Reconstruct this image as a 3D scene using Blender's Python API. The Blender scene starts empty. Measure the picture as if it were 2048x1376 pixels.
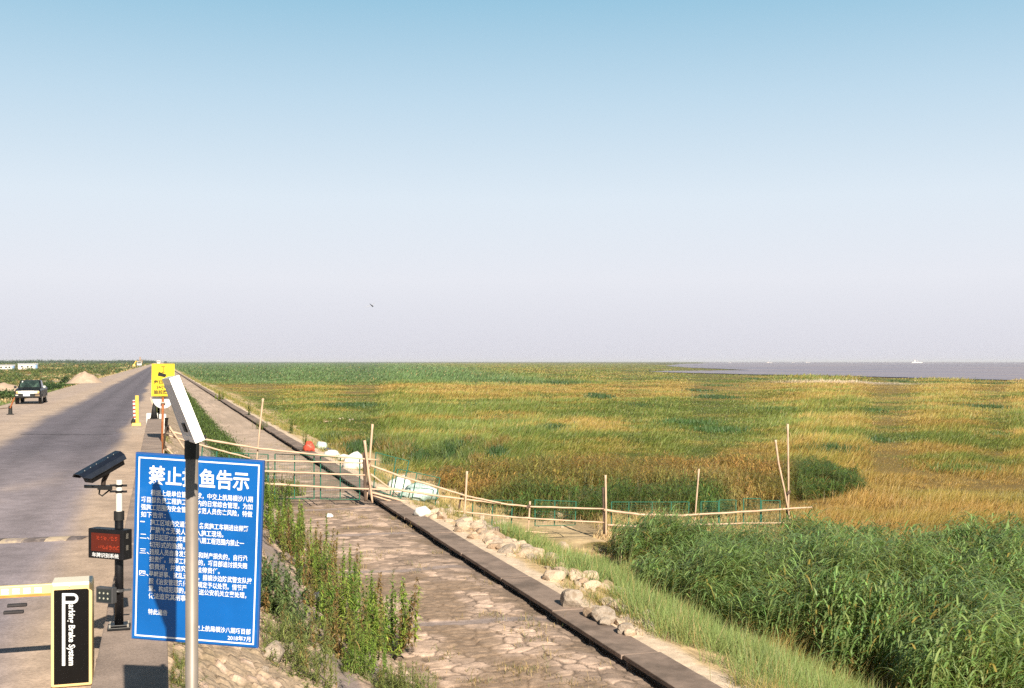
import bpy, math, random
import numpy as np
from mathutils import Matrix, Vector

RS = np.random.RandomState(7)
random.seed(7)
SC = bpy.context.scene
COL = SC.collection
F, PCX, HOR = 2276.0, 1024.0, 723.0        # focal length, centre and horizon row of the 2048 px photograph
TH = math.radians(17.2)                     # the camera looks 17.2 degrees right of the road
CT, ST = math.cos(TH), math.sin(TH)
CAMZ = 2.7

# ------------------------------------------------------------------ calibration helpers
def C(X, D, h):
    return Vector((X*CT + D*ST, -X*ST + D*CT, CAMZ - h))
def W(px, py, D):
    return C((px-PCX)/F*D, D, (py-HOR)/F*D)
def G(px, py, z):
    return W(px, py, F*(CAMZ-z)/(py-HOR))
def L(px, v):
    """world point direction: along-road distance of the point at lateral offset v that is seen in column px"""
    t = (px-PCX)/F
    # X = v*CT - y*ST ; D = v*ST + y*CT ; X = t*D
    y = (v*CT - t*v*ST)/(t*CT + ST)
    return y

# ------------------------------------------------------------------ noise
def _hash(ix, iy, seed):
    h = (ix.astype(np.int64)*374761393 + iy.astype(np.int64)*668265263 + seed*1442695041) & 0x7fffffff
    h = ((h ^ (h >> 13))*1274126177) & 0x7fffffff
    h = h ^ (h >> 16)
    return (h & 0xffff)/65535.0
def vnoise(x, y, seed=0):
    x = np.asarray(x, float); y = np.asarray(y, float)
    ix = np.floor(x); iy = np.floor(y); fx = x-ix; fy = y-iy
    fx = fx*fx*(3-2*fx); fy = fy*fy*(3-2*fy)
    a = _hash(ix, iy, seed); b = _hash(ix+1, iy, seed); c = _hash(ix, iy+1, seed); d = _hash(ix+1, iy+1, seed)
    return (a*(1-fx)+b*fx)*(1-fy) + (c*(1-fx)+d*fx)*fy
def fbm(x, y, seed=0, o=4):
    s = 0; a = .5; t = 0
    for k in range(o):
        s = s + a*vnoise(x*2**k, y*2**k, seed+k*17); t += a; a *= .5
    return s/t
def worley(x, y, seed=0):
    ix = np.floor(x); iy = np.floor(y)
    d1 = np.full(x.shape, 9.); d2 = np.full(x.shape, 9.); cid = np.zeros(x.shape)
    for dx in (-1, 0, 1):
        for dy in (-1, 0, 1):
            jx = ix+dx; jy = iy+dy
            px = jx + .12 + .76*_hash(jx, jy, seed); py = jy + .12 + .76*_hash(jx, jy, seed+5)
            d = np.hypot(px-x, py-y); h = _hash(jx, jy, seed+9)
            near = d < d1
            d2 = np.where(near, d1, np.minimum(d2, d)); cid = np.where(near, h, cid); d1 = np.where(near, d, d1)
    return d1, d2, cid
def sstep(a, b, x):
    t = np.clip((x-a)/(b-a), 0, 1); return t*t*(3-2*t)
def inpoly(x, y, poly):
    r = np.zeros(np.shape(x), bool); n = len(poly)
    for i in range(n):
        x0, y0 = poly[i]; x1, y1 = poly[(i+1) % n]
        c = ((y0 > y) != (y1 > y)) & (x < (x1-x0)*(y-y0)/((y1-y0) + 1e-12) + x0)
        r ^= c
    return r

# ------------------------------------------------------------------ materials
def _new(name):
    m = bpy.data.materials.new(name); m.use_nodes = True
    nt = m.node_tree; b = nt.nodes['Principled BSDF']
    return m, nt, b
def _noise(nt, scale, detail=5, co=None, rough=.6, stretch=None):
    tc = nt.nodes.new('ShaderNodeTexCoord'); out = tc.outputs['Object']
    if stretch:
        mp = nt.nodes.new('ShaderNodeMapping'); mp.inputs['Scale'].default_value = stretch
        nt.links.new(out, mp.inputs[0]); out = mp.outputs[0]
    n = nt.nodes.new('ShaderNodeTexNoise'); n.inputs['Scale'].default_value = scale
    n.inputs['Detail'].default_value = detail; n.inputs['Roughness'].default_value = rough
    nt.links.new(out, n.inputs['Vector'])
    return n.outputs['Fac']
def _ramp(nt, fac, stops):
    r = nt.nodes.new('ShaderNodeValToRGB'); e = r.color_ramp.elements
    while len(e) < len(stops): e.new(.5)
    for k, (p, c) in enumerate(stops):
        e[k].position = p; e[k].color = (*c, 1)
    nt.links.new(fac, r.inputs[0]); return r.outputs[0]
def _mix(nt, a, b, fac, mode='MIX'):
    m = nt.nodes.new('ShaderNodeMix'); m.data_type = 'RGBA'; m.blend_type = mode
    for s, v in ((6, a), (7, b), (0, fac)):
        if hasattr(v, 'links'): nt.links.new(v, m.inputs[s])
        elif isinstance(v, tuple): m.inputs[s].default_value = (*v, 1)
        else: m.inputs[s].default_value = v
    return m.outputs[2]
def _bump(nt, b, h, strength, dist=.02):
    u = nt.nodes.new('ShaderNodeBump'); u.inputs['Strength'].default_value = strength; u.inputs['Distance'].default_value = dist
    nt.links.new(h, u.inputs['Height']); nt.links.new(u.outputs[0], b.inputs['Normal'])

def M(name, col, rough=.6, metal=0., var=.25, scale=8., bump=0., spec=.5, coat=0., dirt=None):
    """painted / plain surface with mottled variation of its own colour, optional patches of dirt or painted reflection"""
    m, nt, b = _new(name)
    n = _noise(nt, scale); col = tuple(c*.84 for c in col)
    lo = tuple(c*(1-var) for c in col); hi = tuple(min(1, c*(1+var)) for c in col)
    c = _ramp(nt, n, [(.3, lo), (.7, hi)])
    if dirt:
        n2 = _noise(nt, dirt[1], 6); fac = _ramp(nt, n2, [(dirt[2], (0, 0, 0)), (dirt[2]+.15, (1, 1, 1))])
        c = _mix(nt, c, dirt[0], fac)
    nt.links.new(c, b.inputs['Base Color'])
    b.inputs['Roughness'].default_value = rough; b.inputs['Metallic'].default_value = metal
    b.inputs['Specular IOR Level'].default_value = spec
    if coat: b.inputs['Coat Weight'].default_value = coat
    if bump: _bump(nt, b, n, bump)
    return m

def M_attr(name, rough=.8, bump=(40, .3, .01), var=.25, spec=.3, big=None, gain=.74):
    """ground whose base colour is stored per vertex (kind of ground), broken up by fine noise"""
    m, nt, b = _new(name)
    a = nt.nodes.new('ShaderNodeAttribute'); a.attribute_name = 'tint'
    n = _noise(nt, bump[0], 7)
    c = _mix(nt, a.outputs['Color'], _ramp(nt, n, [(.25, (gain*(1-var),)*3), (.75, (gain*(1+var),)*3)]), 1., 'MULTIPLY')
    if big:
        n2 = _noise(nt, big, 5)
        c = _mix(nt, c, _ramp(nt, n2, [(.3, (.8,)*3), (.7, (1.2,)*3)]), 1., 'MULTIPLY')
    nt.links.new(c, b.inputs['Base Color']); b.inputs['Roughness'].default_value = rough
    b.inputs['Specular IOR Level'].default_value = spec
    _bump(nt, b, n, bump[1], bump[2])
    return m

def M_leaf(name, trans=.35, rough=.5, spec=.35):
    m, nt, b = _new(name)
    a = nt.nodes.new('ShaderNodeAttribute'); a.attribute_name = 'tint'
    nt.links.new(a.outputs['Color'], b.inputs['Base Color'])
    b.inputs['Roughness'].default_value = rough; b.inputs['Specular IOR Level'].default_value = spec
    t = nt.nodes.new('ShaderNodeBsdfTranslucent')
    g = nt.nodes.new('ShaderNodeMix'); g.data_type = 'RGBA'; g.blend_type = 'MULTIPLY'
    g.inputs[0].default_value = 1.; g.inputs[7].default_value = (1.25, 1.2, .7, 1)
    nt.links.new(a.outputs['Color'], g.inputs[6]); nt.links.new(g.outputs[2], t.inputs['Color'])
    s = nt.nodes.new('ShaderNodeMixShader'); s.inputs[0].default_value = trans
    nt.links.new(b.outputs[0], s.inputs[1]); nt.links.new(t.outputs[0], s.inputs[2])
    nt.links.new(s.outputs[0], nt.nodes['Material Output'].inputs['Surface'])
    return m

# ------------------------------------------------------------------ mesh helpers
class MB:
    def __init__(s): s.v = []; s.f = []
    def add(s, vs, fs):
        o = len(s.v); s.v += [tuple(p) for p in vs]; s.f += [tuple(i+o for i in q) for q in fs]; return s
    def box(s, c, size, R=None, taper=1.):
        hx, hy, hz = [d/2 for d in size]; vs = []
        for z in (-1, 1):
            k = 1 if z < 0 else taper
            for x, y in ((-1, -1), (1, -1), (1, 1), (-1, 1)):
                p = Vector((x*hx*k, y*hy*k, z*hz)); vs.append((R @ p if R else p) + Vector(c))
        return s.add(vs, [(3, 2, 1, 0), (4, 5, 6, 7), (0, 1, 5, 4), (1, 2, 6, 5), (2, 3, 7, 6), (3, 0, 4, 7)])
    def tube(s, pts, r, n=10, cap=True):
        pts = [Vector(p) for p in pts]; m = len(pts); rs = r if isinstance(r, (list, tuple)) else [r]*m
        vs = []; prev = None
        for i, p in enumerate(pts):
            t = (pts[min(i+1, m-1)] - pts[max(i-1, 0)]).normalized()
            if prev is None:
                a = t.orthogonal().normalized()
            else:
                a = (prev - t*prev.dot(t)).normalized()
            prev = a; b = t.cross(a)
            for k in range(n):
                w = 2*math.pi*k/n; vs.append(p + (a*math.cos(w) + b*math.sin(w))*rs[i])
        fs = [(i*n+k, i*n+(k+1) % n, (i+1)*n+(k+1) % n, (i+1)*n+k) for i in range(m-1) for k in range(n)]
        if cap: fs += [tuple(range(n-1, -1, -1)), tuple((m-1)*n+k for k in range(n))]
        return s.add(vs, fs)
    def cyl(s, a, b, r, n=16, r2=None): return s.tube([a, b], [r, r if r2 is None else r2], n)
    def prism(s, poly, d):
        """planar polygon (list of Vectors) thickened by vector d"""
        n = len(poly); poly = [Vector(p) for p in poly]; d = Vector(d)
        vs = poly + [p + d for p in poly]
        return s.add(vs, [tuple(range(n-1, -1, -1)), tuple(range(n, 2*n))] + [(i, (i+1) % n, n+(i+1) % n, n+i) for i in range(n)])
    def loft(s, rings, cap=True):
        n = len(rings[0]); vs = [p for r in rings for p in r]
        fs = [(i*n+k, i*n+(k+1) % n, (i+1)*n+(k+1) % n, (i+1)*n+k) for i in range(len(rings)-1) for k in range(n)]
        if cap: fs += [tuple(range(n-1, -1, -1)), tuple((len(rings)-1)*n+k for k in range(n))]
        return s.add(vs, fs)
    def build(s, name, mat, parent=None, bevel=0., smooth=False, recalc=True):
        off = parent_loc(parent)
        me = bpy.data.meshes.new(name)
        me.from_pydata([(p[0]-off.x, p[1]-off.y, p[2]-off.z) for p in s.v], [], s.f)
        if recalc:
            import bmesh
            bm = bmesh.new(); bm.from_mesh(me); bmesh.ops.recalc_face_normals(bm, faces=bm.faces)
            if bevel:
                bmesh.ops.bevel(bm, geom=bm.edges[:], offset=bevel, segments=2, affect='EDGES', profile=.5, clamp_overlap=True)
            bm.to_mesh(me); bm.free()
        if smooth:
            me.polygons.foreach_set('use_smooth', [True]*len(me.polygons))
        me.materials.append(mat)
        o = bpy.data.objects.new(name, me); COL.objects.link(o)
        if parent: o.parent = parent
        return o
def parent_loc(p):
    v = Vector((0, 0, 0))
    while p: v += p.location; p = p.parent
    return v
def thing(name, label, cat, loc, group=None):
    o = bpy.data.objects.new(name, None); COL.objects.link(o); o.location = loc; o.empty_display_size = .1
    o['label'] = label; o['category'] = cat
    if group: o['group'] = group
    return o
def tag(o, label=None, cat=None, group=None, kind=None):
    if label: o['label'] = label
    if cat: o['category'] = cat
    if group: o['group'] = group
    if kind: o['kind'] = kind
    return o
def copy_tree(o, parent=None):
    c = o.copy(); COL.objects.link(c); c.parent = parent
    for ch in list(o.children): copy_tree(ch, c)
    return c

def np_mesh(name, verts, faces_flat, loop_starts, loop_totals, mat, tint=None, parent=None, smooth=False):
    me = bpy.data.meshes.new(name)
    me.vertices.add(len(verts)); me.vertices.foreach_set('co', np.asarray(verts, np.float32).ravel())
    me.loops.add(len(faces_flat)); me.loops.foreach_set('vertex_index', np.asarray(faces_flat, np.int32))
    me.polygons.add(len(loop_starts))
    me.polygons.foreach_set('loop_start', np.asarray(loop_starts, np.int32))
    try: me.polygons.foreach_set('loop_total', np.asarray(loop_totals, np.int32))
    except Exception: pass
    if smooth: me.polygons.foreach_set('use_smooth', np.ones(len(loop_starts), bool))
    me.update(calc_edges=True)
    if tint is not None:
        a = me.attributes.new('tint', 'FLOAT_COLOR', 'POINT')
        c = np.ones((len(verts), 4), np.float32); c[:, :3] = tint
        a.data.foreach_set('color', c.ravel())
    me.materials.append(mat)
    o = bpy.data.objects.new(name, me); COL.objects.link(o)
    if parent: o.parent = parent
    return o
def grid(name, vs, ss, zf, cf, mat, kind='structure', jitter=None):
    """ground sheet over lateral offsets vs x along-road distances ss; zf height, cf colour"""
    X, Y = np.meshgrid(np.asarray(vs, float), np.asarray(ss, float)); n, m = X.shape
    Z = zf(X, Y); T = cf(X, Y)
    V = np.stack([X, Y, Z], -1).reshape(-1, 3)
    i = np.arange(n*m).reshape(n, m)
    q = np.stack([i[:-1, :-1], i[:-1, 1:], i[1:, 1:], i[1:, :-1]], -1).reshape(-1)
    k = (n-1)*(m-1)
    o = np_mesh(name, V, q, np.arange(k)*4, np.full(k, 4), mat, np.asarray(T).reshape(-1, 3), smooth=True)
    o['kind'] = kind
    return o
def ribbons(name, P, yaw, elev, length, width, droop, col, mat, nseg=2, parent=None, taper=.8, twist=None, tipcol=None):
    """many leaf blades: curved tapering strips. arrays of length N"""
    N = len(P); P = np.asarray(P, float)
    def arr(a): return np.broadcast_to(np.asarray(a, float), (N,))
    yaw, elev, length, width, droop = map(arr, (yaw, elev, length, width, droop))
    dx, dy = np.cos(yaw), np.sin(yaw); ce, se = np.cos(elev), np.sin(elev)
    tw = arr(twist) if twist is not None else yaw + math.pi/2
    wx, wy = np.cos(tw), np.sin(tw)
    nv = 2*nseg+1; V = np.zeros((N, nv, 3)); T = np.zeros((N, nv, 3)); col = np.broadcast_to(np.asarray(col, float), (N, 3))
    for k in range(nseg+1):
        t = k/nseg
        hx = length*t*ce; z = length*(t*se - droop*t*t)
        c = np.stack([P[:, 0]+dx*hx, P[:, 1]+dy*hx, P[:, 2]+z], -1)
        cc = col if tipcol is None else col*(1-t) + np.asarray(tipcol)*t
        if k == nseg:
            V[:, 2*k] = c; T[:, 2*k] = cc
        else:
            w = width*(.75 if k == 0 else (1-t*t*taper))*.5
            o = np.stack([wx*w, wy*w, 0*w], -1)
            V[:, 2*k] = c-o; V[:, 2*k+1] = c+o; T[:, 2*k] = cc; T[:, 2*k+1] = cc
    base = (np.arange(N)*nv)[:, None]
    fl = []; tot = []
    for k in range(nseg):
        if k < nseg-1: fl.append([2*k, 2*k+1, 2*k+3, 2*k+2]); tot.append(4)
        else: fl.append([2*k, 2*k+1, 2*k+2]); tot.append(3)
    pat = np.array(sum(fl, [])); tot = np.array(tot)
    flat = (base + pat[None, :]).ravel()
    tots = np.tile(tot, N); starts = np.concatenate([[0], np.cumsum(tots)[:-1]])
    return np_mesh(name, V.reshape(-1, 3), flat, starts, tots, mat, T.reshape(-1, 3), parent)
def U(a, b, n): return RS.uniform(a, b, n)

# ================================================================== camera, sky, sun
cam = bpy.data.cameras.new('camera'); cam.lens = 40; cam.sensor_width = 36; cam.shift_y = 35/2048
cam.clip_start = .1; cam.clip_end = 60000
co = bpy.data.objects.new('camera', cam); COL.objects.link(co)
co.location = (0, 0, CAMZ); co.rotation_euler = (math.radians(90), 0, -TH); SC.camera = co

SUN_EL, SUN_AZ = math.radians(31), math.radians(2.8)      # sun low behind the camera, a little to its right
w = bpy.data.worlds.new("World"); SC.world = w; w.use_nodes = True
nt = w.node_tree; bg = nt.nodes['Background']
sky = nt.nodes.new('ShaderNodeTexSky'); sky.sky_type = 'NISHITA'; sky.sun_disc = False
sky.sun_elevation = SUN_EL; sky.sun_rotation = math.radians(180) - SUN_AZ
sky.altitude = 0; sky.air_density = 1.0; sky.dust_density = 1.0; sky.ozone_density = 1.0
EXPO = .85
HAZE = 8e-5
# thin summer haze: the clear sky pales towards the horizon
tcw = nt.nodes.new('ShaderNodeTexCoord'); sep = nt.nodes.new('ShaderNodeSeparateXYZ'); nt.links.new(tcw.outputs['Generated'], sep.inputs[0])
hf = _ramp(nt, sep.outputs[2], [(0, (1, 1, 1)), (.302, (.96,)*3), (.37, (.6,)*3), (.46, (.15,)*3), (.58, (0, 0, 0))])
hz = _ramp(nt, sep.outputs[2], [(0, (.395, .390, .430)), (.071, (.450, .460, .497)), (.14, (.415, .465, .515)), (.224, (.300, .402, .482)), (.302, (.185, .328, .430)), (.42, (.09, .22, .34))])
tintn = _mix(nt, sky.outputs[0], (.26, .31, .29), 1., 'MULTIPLY')
hz10 = _mix(nt, hz, (10., 10., 10.), 1., 'MULTIPLY')
nt.links.new(_mix(nt, tintn, hz10, hf), bg.inputs[0]); bg.inputs[1].default_value = .10
sl = bpy.data.lights.new('sun', 'SUN'); sl.energy = 5.0; sl.angle = math.radians(.5); sl.color = (1, .90, .74)
so = bpy.data.objects.new('sun', sl); COL.objects.link(so); so.location = (20, -60, 60)
so.rotation_euler = Vector((-math.sin(SUN_AZ)*math.cos(SUN_EL), math.cos(SUN_AZ)*math.cos(SUN_EL), -math.sin(SUN_EL))).to_track_quat('-Z', 'Y').to_euler()
SC.view_settings.view_transform = 'Standard'; SC.view_settings.look = 'None'
SC.view_settings.exposure = EXPO; SC.view_settings.gamma = 1
SC.render.engine = 'CYCLES'
SC.cycles.max_bounces = 6; SC.cycles.transparent_max_bounces = 8
SC.cycles.use_denoising = False

# ================================================================== the setting
PAR_L, PAR_R, PAR_Z, PAR_END = -.43, .05, .60, 43.8      # low parapet wall along the road
BERM_L, BERM_R, BERM_Z = 3.25, 6.28, -1.6
KERB_R, KERB_Z = 6.86, -1.465
MARSH_Z, PLAIN_Z = -3.0, -1.0

def slope_z(v, s):
    t = np.clip((v-PAR_R)/(BERM_L-PAR_R), 0, 1)
    return .05 + (BERM_Z-.05)*t
def marsh_z(v, s):
    return MARSH_Z + .22*(fbm(v/9, s/9, 3, 3)-.5)
def apron_z(v, s):
    t = sstep(7.0, 11.5, v)
    return -1.52 + (marsh_z(v, s)+1.52)*t + .10*(fbm(v*1.3, s*1.3, 8, 3)-.5)*sstep(7.0, 7.6, v)
def land_z(v, s):
    v = np.asarray(v, float); s = np.asarray(s, float)
    z = np.where(v < -9.2, PLAIN_Z*sstep(9.2, 12.5, -v) + .5*(fbm(v/14, s/14, 31, 3)-.45)*sstep(10, 16, -v), 0.)
    z = np.where(v > PAR_R, slope_z(v, s), z); z = np.where(v > BERM_L, BERM_Z, z)
    z = np.where(v > BERM_R, KERB_Z, z); z = np.where(v > KERB_R, apron_z(v, s), z)
    return np.where(v > 12, marsh_z(v, s), z)

# ---- colours of the marsh, mapped on the plane it grows on
GREEN, DGREEN, OLIVE = np.array((.110, .150, .034)), np.array((.045, .085, .022)), np.array((.240, .215, .050))
TAN, BROWN, STRAW = np.array((.345, .250, .072)), np.array((.260, .135, .035)), np.array((.55, .40, .17))
FARGREEN = np.array((.098, .160, .056))
def to_px(x, y, z):
    X = x*CT - y*ST; D = np.maximum(x*ST + y*CT, 1.)
    return PCX + F*X/D, HOR + F*(CAMZ-z)/D
REED_PX = [(1235, 1118), (1262, 1172), (1320, 1215), (1420, 1262), (1550, 1312), (1720, 1390), (1880, 1490), (2400, 1490), (2400, 1128), (1700, 1132), (1400, 1122), (1290, 1100)]
CLUMP_PX = [(905, 985), (960, 1030), (1150, 1052), (1420, 1052), (1530, 1010), (1735, 985), (1660, 950), (1000, 952), (850, 965)]
REED = [tuple(G(a, b, MARSH_Z)[:2]) for a, b in REED_PX]
CLUMP = [tuple(G(a, b, MARSH_Z)[:2]) for a, b in CLUMP_PX]
def marsh_mix(x, y):
    """0 = green, 1 = tan: which grass grows where"""
    px, py = to_px(x, y, MARSH_Z)
    n = fbm(x/9, y/9, 41, 4); n2 = fbm(x/34, y/34, 43, 3); n3 = fbm(x/3, y/3, 44, 3)
    base = np.interp(py, [724, 735, 745, 758, 768, 776, 795, 812, 840, 875, 905, 1000, 1400], [.38, .44, .52, .58, .82, .86, .66, .36, .38, .34, .52, .74, .45])
    base = base + .25*sstep(1250, 1800, px)*sstep(790, 830, py)
    base = base - .22*sstep(1100, 700, px)*sstep(795, 815, py)
    left = sstep(1110, 850, px - 9*(py-745) + 160*(fbm(x/60, y/120, 58, 3)-.5))*sstep(770, 764, py + 5*(vnoise(x/9, y/9, 5)-.5))
    base = base*(1-left) + .02*left
    t = base - .13 - .12*sstep(1350, 900, px)*sstep(790, 810, py) + 1.6*(n-.5) + .8*(n2-.5) + 1.1*(n3-.5)
    return sstep(.12, .88, t), left
def marsh_col(x, y):
    t, left = marsh_mix(x, y); px, py = to_px(x, y, MARSH_Z)
    n = fbm(x/3, y/5, 51, 3)[..., None]; k = t[..., None]
    g = GREEN*(1-n) + np.array((.165, .195, .042))*n
    o = TAN*(1-n) + np.array((.285, .190, .052))*n
    mid = OLIVE
    c = np.where(k < .5, g + (mid-g)*k*2, mid + (o-mid)*(k-.5)*2)
    c = c*(1-left[..., None]) + FARGREEN*(.8+.5*n)*left[..., None]
    mud = (sstep(1450, 1650, px)*np.exp(-((py-766-.006*(px-1700))/2.2)**2)*sstep(.42, .55, fbm(x/25, y/40, 56, 3)))[..., None]
    c = c*(1-mud*.8) + np.array((.46, .37, .31))*mud*.8
    f = sstep(900, 1050, py)[..., None]
    c = c*(1-f) + (c*.55+BROWN*.45)*f
    e = (sstep(1600, 1450, px)*sstep(955, 985, py)*sstep(.30, .45, fbm(x/2, y/2, 55, 3)))[..., None]
    return c*(1-e) + np.array((.62, .46, .27))*(.75+.5*fbm(x*2, y*2, 57, 3))[..., None]*e

def geo(a, b, n): return list(np.geomspace(a, b, n))
def ground_z(x, y):
    zl = np.where(x < -9.2, PLAIN_Z*sstep(9.2, 12.5, -x) + .5*(fbm(x/14, y/14, 31, 3)-.45)*sstep(10, 16, -x)-.06, -1.3)
    z = np.where(x > -8, MARSH_Z-.6, zl); return np.where(x > 11.5, marsh_z(x, y)-.05*(x < 13), z)
def ground_c(x, y):
    c = marsh_col(x, y)*.75
    n = fbm(x/10, y/22, 61, 4)[..., None]; k = sstep(.42, .55, n)
    l = np.array((.52, .42, .29))*k + np.array((.17, .19, .07))*(1-k)
    return np.where((x < -5)[..., None], l, c)
gx = sorted([-v for v in geo(9.3, 20000, 120)] + [-8.5, 0, 5, 10, 11.6] + list(np.arange(12, 60, .7)) + geo(60, 20000, 110))
gy = sorted([-60, -20, 0] + list(np.arange(4, 80, .8)) + geo(80, 40000, 190))
m_ground = M_attr('ground_soil', .95, (9, .5, .06), .35)
grid('ground', gx, gy, ground_z, ground_c, m_ground)

# ---- road with dusty sand shoulders
def road_c(v, s):
    n = fbm(v/1.1, s/6, 71, 5); n2 = fbm(v*1.3, s*.8, 73, 4); n3 = fbm(v/3, s/9, 77, 3)
    asp = np.array((.370, .315, .345))[None, None, :]*(.85+.35*n2[..., None])
    sand = np.array((.62, .47, .365))*(.80+.4*n2[..., None])
    dark = np.array((.172, .153, .185))*(.85+.35*n2[..., None])
    far = sstep(22, 40, s)
    # main dark carriageway, worn lighter near the gate
    d = sstep(-5.6, -4.6, v + .9*(n-.5))*sstep(-1.15, -1.65, v + .6*(n-.5) - .2*sstep(30, 60, s))
    base = asp*(1-far[..., None]*.9) + dark*far[..., None]*.9
    grit = sand*.60 + asp*.42
    shoulder = np.where((v < -4)[..., None], sand*.45+grit*.55, sand)
    band = (sstep(-6.9, -6.3, v+.5*(n-.5))*sstep(-4.8, -5.5, v+.6*(n-.5)))[..., None]
    shoulder = shoulder*(1-band*.7) + sand*band*.7
    pale = (sstep(-7.6, -8.8, v + 1.0*(n-.5)))[..., None]
    shoulder = shoulder*(1-.5*pale) + sand*.95*.5*pale
    near = (1-far)[..., None]
    c = shoulder*(1-d[..., None]) + base*d[..., None]
    drift = (sstep(.52, .66, n3+.25*(n2-.5))*.28)[..., None]*near
    wheel = (np.exp(-((v+2.1)/.35)**2)+np.exp(-((v+3.7)/.35)**2))[..., None]*.18
    c = c*(1-drift) + sand*drift
    return c*(1-wheel)
m_road = M_attr('asphalt_and_dust', .85, (28, .35, .012), .28, big=3)
def road_z(v, s): return .03*(fbm(v/2, s/2, 75, 3)-.5)*(np.abs(v+4.8) > 0) - .02*sstep(-8.8, -9.3, v)
grid('road', np.linspace(-9.35, -.38, 62), sorted(list(np.arange(3, 70, .22)) + geo(70, 400, 160) + geo(405, 30000, 60)), road_z, road_c, m_road)

# ---- stone paved slope and berm below the parapet
STONE, JOINT, CONC = np.array((.46, .335, .262)), np.array((.105, .078, .062)), np.array((.285, .225, .205))
JOINTS = np.array([18.1+5.0*k for k in range(-2, 12)])
def stones(v, s, fade=1.):
    wx = v + .16*(fbm(v*2.2, s*2.2, 81, 2)-.5)*2; wy = s + .16*(fbm(v*2.2, s*2.2, 83, 2)-.5)*2
    d1, d2, cid = worley(wx/.36, wy/.28, 5)
    e = d2-d1
    return sstep(.0, .16, e), cid
def joint_mask(v, s):
    d = np.min(np.abs(s[..., None]-JOINTS + .05*np.sin(v*3)[..., None]), -1)
    return sstep(.19, .12, d)
def berm_z(v, s):
    e, cid = stones(v, s); j = joint_mask(v, s); near = sstep(62, 40, s)
    n = fbm(v*4, s*4, 91, 3)
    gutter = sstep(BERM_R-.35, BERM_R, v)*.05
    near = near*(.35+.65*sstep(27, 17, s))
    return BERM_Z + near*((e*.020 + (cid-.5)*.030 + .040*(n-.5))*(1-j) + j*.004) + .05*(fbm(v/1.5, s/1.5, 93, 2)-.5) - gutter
def berm_c(v, s):
    e, cid = stones(v, s); j = joint_mask(v, s)[..., None]
    n = fbm(v*1.1, s*.9, 95, 4); n2 = fbm(v*6, s*6, 97, 3)[..., None]; n5 = .6*fbm(v*1.6, s*5.5, 101, 3)+.4*fbm(v*5, s*14, 102, 2)
    st = STONE*(.62+.78*cid[..., None])*(.7+.6*n2)
    dirt = (sstep(.43, .60, n)*.85)[..., None]
    near = (.22+.78*sstep(27, 17, s))[..., None]
    c = JOINT + (st-JOINT)*(e[..., None]*near + (1-near)*(.35+.60*sstep(.36, .58, n5)[..., None]))
    c = c*(1-dirt) + np.array((.235, .165, .115))*(.7+.6*n2)*dirt
    c = c*(1-j) + CONC*(.7+.6*n2)*j
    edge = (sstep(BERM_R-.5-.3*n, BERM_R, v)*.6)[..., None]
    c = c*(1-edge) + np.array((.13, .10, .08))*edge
    sandy = (sstep(34, 60, s)*.6)[..., None]
    return c*(1-sandy) + np.array((.50, .39, .31))*(.75+.5*n5[..., None])*sandy
m_stone = M_attr('weathered_stone', .9, (45, .45, .012), .30, big=7, gain=1.06)
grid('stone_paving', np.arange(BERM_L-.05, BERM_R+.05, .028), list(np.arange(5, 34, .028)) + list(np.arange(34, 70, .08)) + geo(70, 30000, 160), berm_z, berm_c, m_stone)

def slopesheet_z(v, s):
    e, cid = stones(v+3, s); near = sstep(60, 35, s); rub = sstep(2.3, 1.5, v + .9*(fbm(v*.8, s*.8, 105, 2)-.5) + .9*sstep(14, 22, s))
    d1, d2, c2 = worley(v/.13, s/.13, 15); n = fbm(v*5, s*5, 107, 3)
    strip = strip_mask(v, s)
    paved = e*.04+(cid-.5)*.03
    lump = sstep(.02, .3, d2-d1)*.055*(.3+c2) + .12*(fbm(v*1.6, s*1.6, 109, 3)-.5)
    return slope_z(v, s) + near*(rub*lump + (1-rub)*(1-strip)*paved + .02*(n-.5)) - .015*(v > BERM_L-.1)
def strip_mask(v, s):
    n = .12*(fbm(v, s*.7, 111, 2)-.5)
    a = sstep(.20, .14, np.abs(v+n-2.05)); b = sstep(.22, .16, np.abs(v+n-2.62))
    return np.maximum(a, b)
def slope_c(v, s):
    e, cid = stones(v+3, s); rub = sstep(2.3, 1.5, v + .9*(fbm(v*.8, s*.8, 105, 2)-.5) + .9*sstep(14, 22, s))[..., None]
    n2 = fbm(v*6, s*6, 113, 3)[..., None]; n = fbm(v*1.2, s*1.2, 115, 4)[..., None]
    d1, d2, c2 = worley(v/.13, s/.13, 15); st = strip_mask(v, s)[..., None]
    a = (STONE*(.75+.5*cid[..., None])); a = JOINT + (a-JOINT)*e[..., None]
    a = a*(1-st) + CONC*(.8+.4*n)*st
    r = np.array((.34, .255, .18))*(.65+.7*n2); r = r + (STONE*1.15-r)*(sstep(.78, .93, c2)*sstep(.05, .25, d2-d1))[..., None]
    c = a*(1-rub)+r*rub
    soil = sstep(.50, .68, n)*.55
    return c*(1-soil) + np.array((.25, .19, .12))*(.7+.6*n2)*soil
grid('embankment_slope', np.arange(.0, BERM_L+.02, .035), list(np.arange(6, 36, .035)) + list(np.arange(36, 70, .12)) + geo(70, 30000, 120), slopesheet_z, slope_c, m_stone)

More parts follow.
